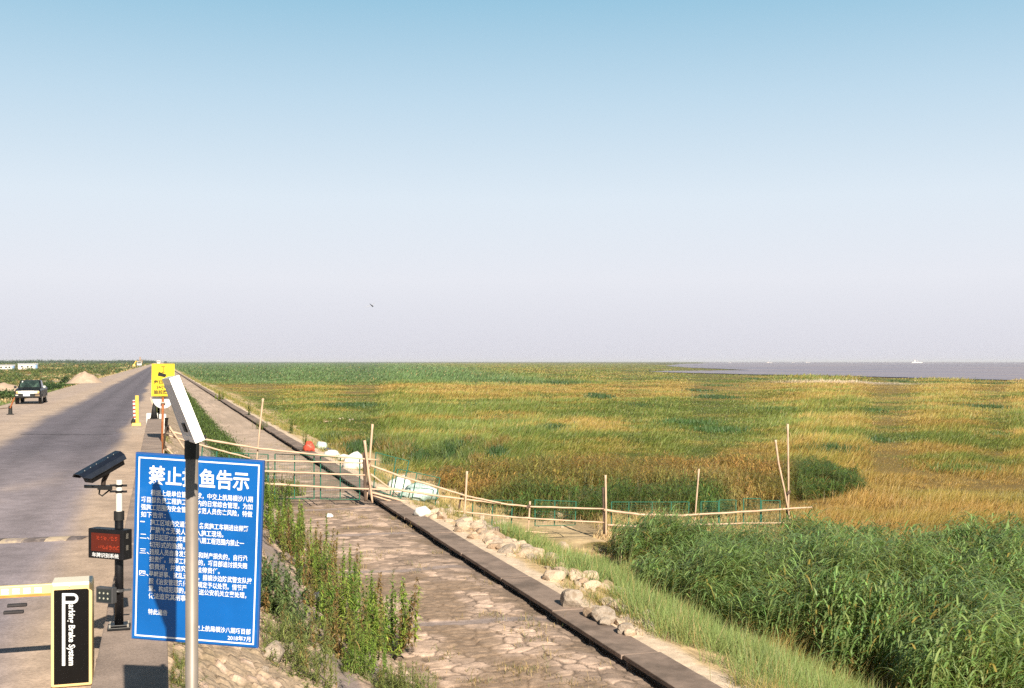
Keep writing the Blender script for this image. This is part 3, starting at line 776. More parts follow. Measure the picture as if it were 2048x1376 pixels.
# ------------------------------------------------------------------ number plate reader post on the parapet
D0 = 8.93
bp = W(238, 1258, D0)
post = thing('plate_reader_post', 'black post on the parapet carrying a camera, a display box and a floodlight', 'camera post', (bp.x, bp.y, PAR_Z))
def P0(z): return Vector((bp.x, bp.y, z))
zc = W(238, 1030, D0).z; zt = W(238, 960, D0).z
mb = MB(); mb.tube([P0(PAR_Z+.02), P0(zc)], .0335, 20); mb.build('lower_pole', m_black, post, smooth=True)
mb = MB(); mb.tube([P0(zc-.04), P0(zc+.03)], .040, 20); mb.build('collar', m_blackm, post)
mb = MB(); mb.tube([P0(zc), P0(zt)], .0235, 18); mb.build('upper_pole', m_white, post)
mb = MB(); mb.box((bp.x, bp.y, PAR_Z+.014), (.17, .17, .028)); mb.box((bp.x, bp.y, PAR_Z+.036), (.13, .13, .016))
mb.build('base_plate', m_black, post, bevel=.004)
for k in range(4):
    a = math.radians(45+90*k); mb = MB(); mb.cyl((bp.x+.095*math.cos(a), bp.y+.095*math.sin(a), PAR_Z+.028), (bp.x+.095*math.cos(a), bp.y+.095*math.sin(a), PAR_Z+.05), .008, 8); mb.build('bolt', m_steel, post)
# camera
def axes(fwd, upv=Vector((0, 0, 1))):
    f = fwd.normalized(); r = f.cross(upv).normalized(); return f, r, r.cross(f)
cf = (C(-.175, -.22, .125) - C(0, 0, 0)); cf, cr, cu_ = axes(cf)
cc = W(204, 937, D0-.04)
def CB(a, r, u): return cc + cf*(a*1.08) + cr*(r*1.28) + cu_*(u*1.35)
sec = [(-.043, -.035), (.043, -.035), (.048, -.01), (.040, .032), (-.040, .032), (-.048, -.01)]
mb = MB(); mb.loft([[CB(a, r, u) for r, u in sec] for a in (-.15, .135)]); camo = mb.build('camera_housing', m_black, post, bevel=.004)
mb = MB(); sh = [(-.064, .0), (-.060, .028), (-.030, .046), (.030, .046), (.060, .028), (.064, .0)]
ring = lambda a, g: [CB(a + (.02 if abs(r) < .04 else 0), r-g*np.sign(r)*1, u-g) for r, u in sh]
o_, i_ = ([CB(a, r, u) for r, u in sh] for a in (0, 0))
for a0, a1 in ((-.165, .195),):
    o0 = [CB(a0, r, u) for r, u in sh]; o1 = [CB(a1 - (.05 if u < .01 else 0), r, u) for r, u in sh]
    i0 = [CB(a0, r*.95, u-.004) for r, u in sh]; i1 = [CB(a1 - (.05 if u < .01 else 0), r*.95, u-.004) for r, u in sh]
    n6 = 6; vs = o0+o1+i0+i1; fs = []
    for k in range(5):
        fs += [(k, k+1, 6+k+1, 6+k), (12+k, 18+k, 18+k+1, 12+k+1), (6+k, 6+k+1, 18+k+1, 18+k), (k, 12+k, 12+k+1, k+1)]
    fs += [(0, 6, 18, 12), (5, 17, 23, 11)]
    mb.add(vs, fs)
mb.build('sunshield', M('navy_black_paint', (.010, .014, .026), .33, 0, .3, 20, spec=.6), camo)
mb = MB(); mb.cyl(CB(.134, 0, -.003), CB(.139, 0, -.003), .027, 18); mb.build('lens_window', m_glass, camo)
mb = MB()
for (a, r) in ((-.11, .02), (-.06, .02), (.04, .02), (.09, .02), (.14, .02)): MB().cyl(CB(a, -r, .0455), CB(a, -r, .049), .0035, 6).build('screw', m_alu, camo)
ka = W(207, 962, D0-.0); kb_ = W(206, 976, D0); kp = P0(kb_.z)
mb = MB(); mb.tube([CB(-.03, 0, -.034), ka, kb_], [.022, .018, .02], 12); mb.build('joint', M('rusty_black', (.035, .018, .012), .7, 0, .5, 30), post)
mb = MB(); e0 = W(168, 970, D0-.10); e1 = Vector((bp.x, bp.y, W(238, 971, D0).z))
dv = (e1-e0).normalized(); pv = dv.cross(Vector((0, 0, 1))).normalized()
for q0, q1, wd_, hh_ in ((e0, e0.lerp(e1, .45), .025, .022), (e0.lerp(e1, .38), e0.lerp(e1, .80), .030, .034)):
    mb.prism([q0-pv*wd_, q1-pv*wd_, q1+pv*wd_, q0+pv*wd_], (0, 0, -hh_))
for zz in (971, 983):
    zq = W(238, zz, D0).z; m2 = e0.lerp(e1, .76); m2.z = zq
    mb.tube([P0(zq-.008), P0(zq+.008)], .031, 16); mb.box(Vector((bp.x, bp.y, zq)) + dv*.045, (.03, .018, .016)); mb.box(Vector((bp.x, bp.y, zq)) - dv*.045, (.05, .03, .014))
mb.build('bracket', m_black, post)
mb = MB(); mb.tube([W(200, 974, D0-.03), W(198, 988, D0-.03), W(204, 992, D0-.02), W(214, 984, D0), W(222, 978, D0)], .0065, 8); mb.build('cable', m_blackm, post, smooth=True)
# display box
yaw_n = Vector((*(C(-.379, -.925, 0)-C(0, 0, 0)).xy, 0)).normalized(); yaw_e = Vector((*(C(.925, -.379, 0)-C(0, 0, 0)).xy, 0)).normalized(); UPV = Vector((0, 0, 1))
dc = W(211, 1088.5, D0-.075)
def DB(e, u, d): return dc + yaw_e*e + UPV*u + yaw_n*d
dw, dh = .345, .232
mb = MB(); mb.prism([DB(-dw/2, -dh/2, 0), DB(dw/2, -dh/2, 0), DB(dw/2, dh/2, 0), DB(-dw/2, dh/2, 0)], yaw_n*-.10); disp = mb.build('display_box', m_black, post, bevel=.005)
m_led, nt, b = _new('led_screen'); b.inputs['Base Color'].default_value = (.06, .008, .004, 1); b.inputs['Roughness'].default_value = .3
b.inputs['Emission Color'].default_value = (.16, .012, .003, 1); b.inputs['Emission Strength'].default_value = .22
mb = MB(); mb.prism([DB(-.140, -.058, .0012), DB(.140, -.058, .0012), DB(.140, .084, .0012), DB(-.140, .084, .0012)], yaw_n*.002); mb.build('screen', m_led, disp)
m_leddot, nt, b = _new('lit_leds'); b.inputs['Emission Color'].default_value = (1., .10, .02, 1); b.inputs['Emission Strength'].default_value = .5; b.inputs['Base Color'].default_value = (.2, .02, .01, 1)
mb = MB(); rr = random.Random(3)
for row, (e0_, e1_) in ((.045, (-.085, .125)), (-.025, (-.065, .13))):
    e = e0_
    while e < e1_:
        for q in range(4):
            for r in range(4):
                if rr.random() < .5:
                    mb.prism([DB(e+.007*q, row-.008*r+.012, .0036), DB(e+.007*q+.004, row-.008*r+.012, .0036), DB(e+.007*q+.004, row-.008*r+.016, .0036), DB(e+.007*q, row-.008*r+.016, .0036)], yaw_n*.0006)
        e += .035
mb.build('lit_leds', m_leddot, disp)
text_mesh('车牌识别系统', 'lettering', m_letter, disp, lambda a, q: DB(-.132+a, -.105+q, .0022), width=.262, height=.036, bold=.012)
mb = MB()
for vv in (.05, -.04):
    mb = MB()
    for k in range(5): mb.prism([DB(dw/2+.0015, vv+.008*k, -.03), DB(dw/2+.0015, vv+.008*k+.003, -.03), DB(dw/2+.0015, vv+.008*k+.003, -.055), DB(dw/2+.0015, vv+.008*k, -.055)], yaw_e*.001)
    mb.build('vent', m_steel, disp)
# floodlight
m_pled = M('pale_leds', (.5, .5, .40), .4)
fc = W(208, 1191, D0-.10)
def FB(e, u, d): return fc + yaw_e*e + UPV*u + yaw_n*d
m_dgrey = M('dark_grey_casting', (.075, .075, .08), .5, .2, .2, 12)
mb = MB(); mb.prism([FB(-.082, -.062, 0), FB(.082, -.062, 0), FB(.082, .062, 0), FB(-.082, .062, 0)], yaw_n*-.05); fl = mb.build('floodlight', m_dgrey, post, bevel=.006)
MB().prism([FB(-.066, -.048, .001), FB(.066, -.048, .001), FB(.066, .048, .001), FB(-.066, .048, .001)], yaw_n*.003).build('glass', m_glass, fl)
mb = MB()
for q in range(3):
    for r in range(2): MB().cyl(FB(-.04+.04*q, -.022+.04*r, .0045), FB(-.04+.04*q, -.022+.04*r, .006), .008, 8).build('lamp', m_pled, fl)
mb = MB(); fz = fc.z+.02; mb.tube([FB(.06, .03, -.05), FB(.09, .03, -.06), P0(fz+.005)], .012, 8); mb.tube([P0(fz-.01), P0(fz+.012)], .04, 16); mb.box(P0(fz)+Vector((.06, 0, 0)), (.06, .03, .012)); mb.build('arm', m_dgrey, fl)

# ------------------------------------------------------------------ barrier gate
GX0, GX1, GY, GH = -.862, -.538, 10.10, .86
gate = thing('barrier_gate', 'yellow parking barrier with black front panel and lowered arm across the road', 'barrier', ((GX0+GX1)/2, GY+.14, 0))
mb = MB(); mb.box(((GX0+GX1)/2, GY+.14, GH/2), (GX1-GX0, .28, GH)); mb.build('cabinet', M('cream_yellow_paint', (.88, .64, .30), .4, 0, .05, 6), gate, bevel=.018)
mb = MB(); mb.box(((GX0+GX1)/2, GY+.14, GH-.004), (GX1-GX0-.012, .27, .022)); mb.build('lid', M('cream_paint', (.86, .78, .62), .45, 0, .05, 6), gate, bevel=.009)
mb = MB(); r_ = .02; x0, x1, z0, z1 = GX0+.026, GX1-.026, .03, GH-.05
pts = []
for (cx_, cz_, a0) in ((x1-r_, z1-r_, 0), (x0+r_*.3, z1-r_*.3, 90), (x0, z0, 180), (x1, z0, 270)):
    rr_ = r_ if cx_ == x1-r_ else .3*r_ if cz_ > .5 else 0
    for k in range(5 if rr_ else 1):
        a = math.radians(a0+90*k/4); pts.append(Vector((cx_+rr_*math.cos(a), GY-.003, cz_+rr_*math.sin(a))))
mb.prism(pts, (0, -.004, 0)); gp_ = mb.build('front_panel', M('black_panel', (.005, .004, .004), .5, 0, .2, 9, spec=.12, dirt=((.03, .022, .018), 4, .66)), gate)
mb = MB(); q = FY(139, 1172, GY); mb.cyl((q.x, GY-.007, q.z), (q.x, GY-.011, q.z), .008, 12); mb.build('screw', m_alu, gp_)
def GP(px, py): q = FY(px, py, GY); return Vector((q.x, GY-.0085, q.z))
mb = MB()
def strip(pts, wpx):
    for a, b in zip(pts[:-1], pts[1:]):
        d = Vector((b[0]-a[0], b[1]-a[1])).normalized(); n_ = Vector((-d.y, d.x))*wpx/2
        mb.prism([GP(a[0]+n_.x, a[1]+n_.y), GP(b[0]+n_.x, b[1]+n_.y), GP(b[0]-n_.x, b[1]-n_.y), GP(a[0]-n_.x, a[1]-n_.y)], (0, -.0006, 0))
strip([(127.2, 1186.2), (127.2, 1331)], 6.2)
arc = [(130.3, 1188.8), (146, 1188.8)] + [(146+8.0*math.sin(math.radians(a)), 1196.6-7.8*math.cos(math.radians(a))) for a in range(12, 180, 12)] + [(146, 1204.4), (130.3, 1204.4)]
strip(arc, 5.2)
lt = mb.build('lettering', m_letter, gp_)
# text runs downwards: text u -> image down, text v -> image right
t0 = text_mesh('arking Brake System', 'lettering', m_letter, gp_, lambda a, q: GP(133.2+q, 1208.5+a), width=122, height=17.0, bold=.018)
join([lt, t0])
am = FY(60, 1178, GY+.20); mb = MB(); mb.box((-3.45, GY+.16, am.z+.004), (5.2, .045, .080)); arm = mb.build('arm', M('pale_yellow_paint', (.90, .72, .30), .4, 0, .05, 6), gate, bevel=.006)
mb = MB(); mb.box((-3.45, GY+.16, am.z-.045), (5.2, .04, .016)); mb.build('rubber_edge', M('orange_rubber', (.75, .28, .05), .6), arm)
x = -5.9
while x < -.95:
    for zz in (.012, -.014): MB().box((x, GY+.135, am.z+zz), (.055, .004, .020)).build('reflector', m_letter, arm) if x > -2.6 else None
    x += .085

# ------------------------------------------------------------------ yellow surveillance sign with a round sign turned away
YD = 30.; yq = W(324, 900, YD); ZB = float(land_z(np.array(yq.x+.03), np.array(yq.y)))
ys = thing('warning_sign', 'yellow surveillance warning sign on a rusty post beside the parapet', 'sign', (yq.x, yq.y, ZB))
mb = MB(); mb.tube([(yq.x-.01, yq.y, ZB-.2), (yq.x+.03, yq.y, W(326, 760, YD).z)], .033, 12); mb.build('post', m_rust, ys, smooth=True)
def YP(px, py, d=0.): q = W(px, py, YD-.06-d); return q
bd = (YP(326, 760, 1)-YP(326, 760)).normalized()
mb = MB(); mb.prism([YP(303.5, 727.5), YP(349, 727.5), YP(348.5, 792.5), YP(302.5, 792.5)], -bd*.02); yb = mb.build('board', M('yellow_sign_paint', (.90, .66, .035), .42, 0, .06, 4), ys)
m_brn = M('sign_print', (.10, .06, .012), .6); m_blk2 = M('black_print', (.012, .011, .012), .5)
mb = MB()
def yrect(x0, y0, x1, y1, x2=None, y2=None, x3=None, y3=None):
    pts = [(x0, y0), (x1, y0), (x1, y1), (x0, y1)] if x2 is None else [(x0, y0), (x1, y1), (x2, y2), (x3, y3)]
    mb.prism([YP(a, b, .004) for a, b in pts], bd*.001)
yrect(322.2, 732.6, 330.2, 734.0); yrect(325.6, 734.0, 327, 744.4); yrect(323.5, 744.0, 329.5, 745.2); mb.build('icon_mount', m_brn, yb)
mb = MB(); yrect(317.2, 743.4, 333.4, 749.2, 330.2, 754.6, 315.0, 751.4); mb.build('icon_camera', m_blk2, yb)
for body, cx_, cy_, wd_, hh_ in (('您已进入', 326, 764.5, 38, 7.6), ('24小时', 325.5, 774.2, 26, 7.4), ('监控区域', 326, 784.4, 38, 7.8)):
    text_mesh(body, 'lettering', m_brn, yb, lambda a, q, cx_=cx_, cy_=cy_, wd_=wd_, hh_=hh_: YP(cx_-wd_/2+a, cy_+hh_/2-q, .004), width=wd_, height=hh_*1.08, bold=.045)
mb = MB(); fr_ = ((304.4, 728.4, 348, 729.2), (303.4, 791, 347.6, 791.8))
for r in fr_: yrect(*r)
mb.build('border', M('dark_yellow_print', (.55, .33, .03), .5), yb)
dk = W(326, 795.5, YD+.06); mb = MB(); R_ = .285; ring_ = [dk + Vector((R_*math.cos(a)*CT, -R_*math.cos(a)*ST, R_*math.sin(a))) for a in np.linspace(0, 2*math.pi, 33)[:-1]]
mb.prism(ring_, -bd*.012); rd = mb.build('round_sign', M('pale_sign_back', (.74, .72, .74), .5, 0, .05, 3), ys)
mb = MB(); cq = W(326, 805, YD-.0); mb.box(cq, (.12, .10, .035)); mb.build('clamp', m_steel, rd)

# ------------------------------------------------------------------ bamboo fence across the berm
FYD = G(740, 1003, KERB_Z).y
def FP(px, py, off=0.): return FY(px, py, FYD+off)
def pole(mb, pts, r0=.032, r1=None, off=0., n=8, sub=7):
    P = [FP(a, b, off) for a, b in pts]; out = []
    for a, b in zip(P[:-1], P[1:]):
        for k in range(sub): out.append(a.lerp(b, k/sub))
    out.append(P[-1]); m = len(out); r1 = r1 or r0*.7
    out = [p + Vector((0, 0, random.uniform(-.006, .006))) for p in out]
    rs = [(r0 + (r1-r0)*i/(m-1))*(1.10 if i % 3 == 0 else .97) for i in range(m)]
    return mb.tube(out, rs, n)
def fence(label, rails, posts, dark=(), ties=()):
    P0_ = FP(*posts[0][0][-1]); t = thing('bamboo_fence', label, 'fence', (P0_.x, P0_.y, P0_.z), 'bamboo fence sections')
    for k, (pts, r, off) in enumerate(rails): pole(MB(), pts, r, None, off).build('rail', m_bamboo, t, smooth=True)
    for pts, r, off in posts: pole(MB(), pts, r, None, off).build('post', m_bamboo, t, smooth=True)
    for pts, r, off in dark: pole(MB(), pts, r, None, off).build('post', m_bamdark, t, smooth=True)
    for (a, b) in ties:
        q = FP(a, b); mb = MB(); mb.tube([q+Vector((-.05, -.02, -.05)), q+Vector((0, -.03, .0)), q+Vector((.05, -.02, .05))], .045, 8); mb.build('tie', m_bamdark, t)
    return t
fence('bamboo fence section crossing the paved strip between the yellow sign and the kerb',
      [([(335, 862), (410, 879), (520, 897), (640, 910), (755, 920)], .034, -.04), ([(327, 868), (374, 882), (440, 901), (500, 916)], .03, .04), ([(455, 920), (531, 921), (640, 924), (733, 926)], .03, .05),
       ([(450, 938), (531, 942), (640, 947), (730, 950)], .033, -.04), ([(450, 962), (531, 967), (640, 974), (735, 978), (786, 979)], .036, -.05), ([(336, 850), (373, 903)], .032, -.10), ([(329, 892), (346, 909)], .03, .0)],
      [([(332, 853), (326, 912)], .028, -.06), ([(526, 797), (520, 850), (513, 925)], .030, .10), ([(729, 881), (737, 945), (745, 1006)], .042, -.12), ([(745, 848), (739, 925), (733, 1000)], .036, .10)],
      [([(729, 905), (730, 955), (731, 1003)], .060, .0), ([(333, 836), (331, 866)], .05, .02)], [(334, 858), (735, 925), (736, 972)])
fence('sagging bamboo fence section over the pale rocks to the right of the kerb post',
      [([(741, 931), (800, 952), (878, 975), (933, 992), (1002, 1006)], .034, -.05), ([(741, 948), (782, 978)], .028, .04), ([(752, 975), (795, 979), (878, 992), (1000, 1007), (1056, 1013), (1212, 1018)], .036, .0),
       ([(744, 985), (820, 1006), (900, 1021), (998, 1032), (1064, 1037), (1208, 1045)], .034, -.03), ([(744, 990), (830, 1018), (871, 1027), (939, 1052), (1021, 1070)], .028, .05), ([(935, 1055), (1000, 1061), (1095, 1065)], .03, -.06)],
      [([(934, 942), (931, 1000), (926, 1064)], .036, -.07), ([(1060, 1003), (1056, 1070)], .030, .05), ([(1211, 950), (1212, 1010), (1212, 1075)], .036, -.08)],
      [([(924, 985), (911, 1050)], .034, .12), ([(1207, 975), (1208, 1068)], .050, .02)], [(932, 994), (1211, 1020), (1056, 1013)])
fence('bamboo fence section ending beside the two tall crossed poles on the marsh',
      [([(1208, 1020), (1280, 1029), (1360, 1031), (1450, 1026), (1540, 1020), (1625, 1014)], .040, -.06), ([(1215, 1050), (1285, 1053), (1400, 1049), (1510, 1046), (1632, 1046)], .030, -.05)],
      [([(1398, 938), (1388, 1062)], .030, .06), ([(1575.5, 848), (1577, 960), (1577, 1066)], .036, .02), ([(1551, 880), (1557, 925), (1570, 985), (1585, 1066)], .036, -.04)],
      [([(1574, 985), (1575, 1062)], .05, .07)], [(1577, 985), (1577, 1019)])

# green welded mesh panels tied to the rails: frame, centre bar and thin wires
def mesh_panel(label, c0, c1, c2, c3, mids=(.5,), off=.0, r=.019):
    """corners in the photograph: top left, top right, bottom right, bottom left"""
    Q = [FP(*c, off) for c in (c0, c1, c2, c3)]
    t = thing('mesh_panel', label, 'fence panel', (Q[3].x, Q[3].y, Q[3].z), 'green mesh panels on the bamboo fence')
    mb = MB()
    for a, b in ((0, 3), (1, 2)): mb.tube([Q[a], Q[b]], r, 6)
    for a, b in ((0, 1), (3, 2)): mb.tube([Q[a], Q[b]], r*.65, 6)
    mb.build('frame', m_green, t)
    for f_ in mids:
        mb = MB(); mb.tube([Q[0].lerp(Q[1], f_), Q[3].lerp(Q[2], f_)], r*.9, 6); mb.build('centre_bar', m_green, t)
    mb = MB()
    for k in range(1, 16): mb.tube([Q[0].lerp(Q[1], k/16), Q[3].lerp(Q[2], k/16)], .0022, 4, False)
    for k in range(1, 9): mb.tube([Q[0].lerp(Q[3], k/9), Q[1].lerp(Q[2], k/9)], .0022, 4, False)
    mb.build('wire_mesh', m_green, t)
    return t
mesh_panel('green mesh panel standing upright just left of the kerb post', (641, 913), (719.5, 916), (719, 999), (641, 998), (.5,), .12)
mesh_panel('green mesh panel in the middle of the paved strip, two bars from the notice board', (550, 908), (628, 911), (628, 998), (549, 997), (.5,), .12)
mesh_panel('green mesh panel half hidden behind the right edge of the blue notice board', (458, 905), (536, 909), (536, 996), (458, 994), (.5,), .12)
mesh_panel('green mesh panel on the weedy slope beside the solar panel pole', (405, 891), (434, 898), (430, 965), (400, 950), (), .10)
mesh_panel('tilted green mesh panel just right of the kerb post', (752, 905), (818, 922), (802, 996), (747, 980), (.6,), .6)
mesh_panel('tilted green mesh panel leaning over the white sacks', (796, 938), (880, 956), (868, 1020), (783, 1002), (.45,), .3)
mesh_panel('green mesh panel in front of the drooping reeds, left of the rock pile post', (946, 1000), (1025, 1001), (1022, 1058), (944, 1058), (.5,), .15)
mesh_panel('green mesh panel behind the short thin bamboo post', (1070, 1000), (1152, 1003), (1150, 1050), (1070, 1052), (.48,), .15)
mesh_panel('green mesh panel directly right of the thick dark post', (1223, 1004), (1378, 1004), (1376, 1050), (1223, 1050), (.22, .52, .77), .15)
mesh_panel('narrow green mesh panel right of the leaning middle post', (1402, 1003), (1437, 1003), (1437, 1050), (1402, 1050), (), .15)
mesh_panel('green mesh panel left of the tallest panel near the crossed poles', (1438.5, 1000), (1472, 1000), (1472, 1050), (1438.5, 1050), (), .15)
mesh_panel('tallest narrow green mesh panel near the crossed poles', (1487, 997), (1521, 997), (1521, 1050), (1487, 1050), (), .15)
mesh_panel('green mesh panel touching the crossed poles', (1523, 1001), (1560, 1001), (1560, 1050), (1523, 1050), (), .15)

# ------------------------------------------------------------------ pale rocks on the apron
import bmesh
def ico_rock(seed, sx, sy, sz):
    bm = bmesh.new(); bmesh.ops.create_icosphere(bm, subdivisions=3, radius=1.)
    r = np.random.RandomState(seed); dirs = r.normal(0, 1, (15, 3)); dirs /= np.linalg.norm(dirs, axis=1)[:, None]; offs = r.uniform(.48, .80, 15)
    for v in bm.verts:
        p = np.array(v.co); s_ = 1.
        for d, o in zip(dirs, offs):
            h = p.dot(d)
            if h > o: s_ = min(s_, o/h)
        n = vnoise(np.array(p[0]*3+seed), np.array(p[1]*3+p[2]*2), seed)
        v.co = Vector((p[0]*sx, p[1]*sy, p[2]*sz))*(s_*(.97+.06*float(n)))
    me = bpy.data.meshes.new('rock'); bm.to_mesh(me); bm.free(); me.materials.append(m_rock); return me
rock_meshes = [ico_rock(k, random.uniform(.8, 1.2), random.uniform(.8, 1.2), random.uniform(.6, .85)) for k in range(8)]
m_rock2 = M('grey_tan_rock', (.40, .325, .26), .95, 0, .25, 5, .6, dirt=((.24, .18, .13), 3, .5)); m_rock3 = M('brown_rock', (.44, .31, .21), .95, 0, .25, 5, .6, dirt=((.22, .16, .11), 3, .5))
for k, mm in ((1, m_rock2), (3, m_rock2), (4, m_rock3), (6, m_rock2)): rock_meshes[k].materials[0] = mm
def rock(p, r, label, group=None, sink=.36):
    o = bpy.data.objects.new('rock', random.choice(rock_meshes)); COL.objects.link(o)
    o.location = (p.x, p.y, p.z + r*(.62-sink)); o.rotation_euler = (random.uniform(-.3, .3), random.uniform(-.3, .3), random.uniform(0, 6.28)); o.scale = (r,)*3
    o['label'] = label; o['category'] = 'rock'
    if group: o['group'] = group
    return o
def rocks(poly, n, r0, r1, label, group):
    xs = [p[0] for p in poly]; yy = [p[1] for p in poly]; k = 0; done = []
    while k < n:
        a, b = random.uniform(min(xs), max(xs)), random.uniform(min(yy), max(yy))
        if not bool(inpoly(np.array(a), np.array(b), poly)): continue
        r = random.uniform(r0, r1)*random.choice((.5, .65, .8, 1)); p = GL(a, b)
        if any((p-q).length < .62*(r+s_) for q, s_ in done) and random.random() < .9: continue
        done.append((p, r)); rock(p, r, label, group); k += 1
rocks([(905, 1040), (960, 1030), (1010, 1050), (1070, 1075), (1060, 1120), (1010, 1110), (950, 1082), (905, 1060)], 64, .13, .30, 'pale rock in the loose bank under the sagging bamboo rails', 'rocks under the bamboo fence')
rocks([(820, 1010), (900, 1005), (925, 1045), (890, 1050), (845, 1030)], 14, .09, .22, 'small pale stone beside the kerb near the white sacks', 'stones near the white sacks')
rocks([(1000, 1020), (1200, 1025), (1210, 1062), (1080, 1066), (1020, 1055)], 24, .08, .20, 'small pale stone on the dry ground behind the bamboo rails', 'stones behind the rails')
rocks([(1165, 1225), (1215, 1205), (1270, 1200), (1312, 1235), (1300, 1275), (1245, 1268), (1190, 1240)], 46, .14, .28, 'pale rock in the heap between the kerb and the reed bed', 'rocks in the heap by the reeds')
rocks([(1070, 1090), (1200, 1095), (1240, 1160), (1160, 1190), (1100, 1150)], 16, .10, .24, 'pale rock showing through the fine grass above the heap', 'rocks in the fine grass')
rs_ = [(x_, y_) for x_, y_ in zip(7.15+2.6*RS.rand(104)**1.1, 19.6+12.5*RS.rand(104))]
for x_, y_ in rs_:
    rock(Vector((x_, y_, float(land_z(np.array(x_), np.array(y_))))), random.uniform(.10, .25), 'pale broken stone scattered in the grass along the foot of the kerb', 'stones along the kerb', sink=.22)
rock(GL(1145, 1212), .29, 'largest pale boulder beside the kerb at the left of the rock heap', sink=.3)
rock(GL(1128, 1102), .26, 'round beige boulder standing alone in the fine grass', sink=.2)
rock(GL(1282, 1222), .24, 'beige boulder at the top of the rock heap against the reeds', sink=.1)
rocks([(620, 840), (700, 838), (720, 846), (640, 848)], 14, .15, .35, 'pale stone at the bare marsh edge behind the tall thin pole', 'stones at the bare marsh edge')
for a, b, r, lb in ((508, 1290, .17, 'pale broken concrete lump touching the lower right corner of the notice board'), (545, 1322, .20, 'largest broken concrete slab on the rubble slope below the notice board'), (578, 1312, .14, 'broken concrete lump beside the grey green shrub'),
                    (470, 1300, .13, 'broken concrete lump under the date on the notice board'), (525, 1350, .09, 'small concrete fragment on the rubble under the large slab'), (440, 1330, .08, 'small concrete fragment nearest the solar panel pole'), (600, 1352, .10, 'concrete fragment among the grass tufts on the slope')):
    rock(GL(a, b), r, lb, sink=.3)

# ------------------------------------------------------------------ litter
def sack(p, size, mat, label, name='sack', rot=0.):
    bm = bmesh.new(); bmesh.ops.create_icosphere(bm, subdivisions=3, radius=1.); sd = random.randint(0, 99)
    for v in bm.verts:
        q = v.co; n = float(vnoise(np.array(q.x*2.6+sd), np.array(q.y*2.6+q.z*2.1), sd)); m_ = float(vnoise(np.array(q.x*6+sd), np.array(q.y*6-q.z*5), sd+3))
        v.co = Vector((q.x*size[0], q.y*size[1], max(q.z, -.5)*size[2]))*(.7+.5*n+.16*m_)
    me = bpy.data.meshes.new(name); bm.to_mesh(me); bm.free(); me.materials.append(mat)
    me.polygons.foreach_set('use_smooth', [True]*len(me.polygons))
    o = bpy.data.objects.new(name, me); COL.objects.link(o); o.location = (p.x, p.y, p.z+size[2]*.45); o.rotation_euler = (0, 0, rot)
    return tag(o, label, 'litter')
m_wsack = M('woven_white_plastic', (.80, .78, .74), .5, 0, .12, 9); m_tsack = M('pale_teal_plastic', (.52, .66, .62), .5, 0, .3, 3); m_red = M('red_plastic', (.72, .10, .06), .5, 0, .25, 6); m_dark = M('dark_blue_plastic', (.04, .05, .12), .5)
sack(GL(708, 938), (.42, .30, .42), m_wsack, 'upright white woven sack on the apron left of the kerb post'); sack(GL(697, 935), (.18, .2, .3), m_tsack, 'dark teal bundle against the left side of the upright white sack')
sack(GL(664, 915), (.34, .25, .22), m_wsack, 'white plastic sack behind the top bamboo rail'); sack(GL(686, 922), (.26, .2, .2), m_wsack, 'small white sack between the two larger ones')
sack(GL(618, 902), (.25, .22, .30), m_red, 'crumpled red plastic bag on the kerb side earth', 'plastic_bag'); sack(GL(642, 898), (.28, .22, .24), m_tsack, 'pale teal plastic bag right of the red bag', 'plastic_bag')
sack(GL(656, 903), (.22, .15, .12), m_dark, 'dark blue plastic scrap on the bare earth behind the red bag', 'plastic_scrap')
sack(GL(800, 985), (.42, .34, .34), m_wsack, 'cream sack lying in the mesh right of the kerb post'); sack(GL(836, 1000), (.62, .40, .32), m_tsack, 'pale teal and white tarpaulin bundle under the sagging rails', 'tarpaulin')
sack(GL(845, 1030), (.22, .2, .16), m_wsack, 'small white sack at the kerb beneath the tarpaulin')
sack(GL(659, 1034), (.10, .09, .07), m_wsack, 'white scrap lying on the stone paving below the fence', 'plastic_scrap')
sack(GL(636, 1196), (.06, .05, .07), m_wsack, 'white cup sized litter among the weeds on the slope', 'plastic_scrap')

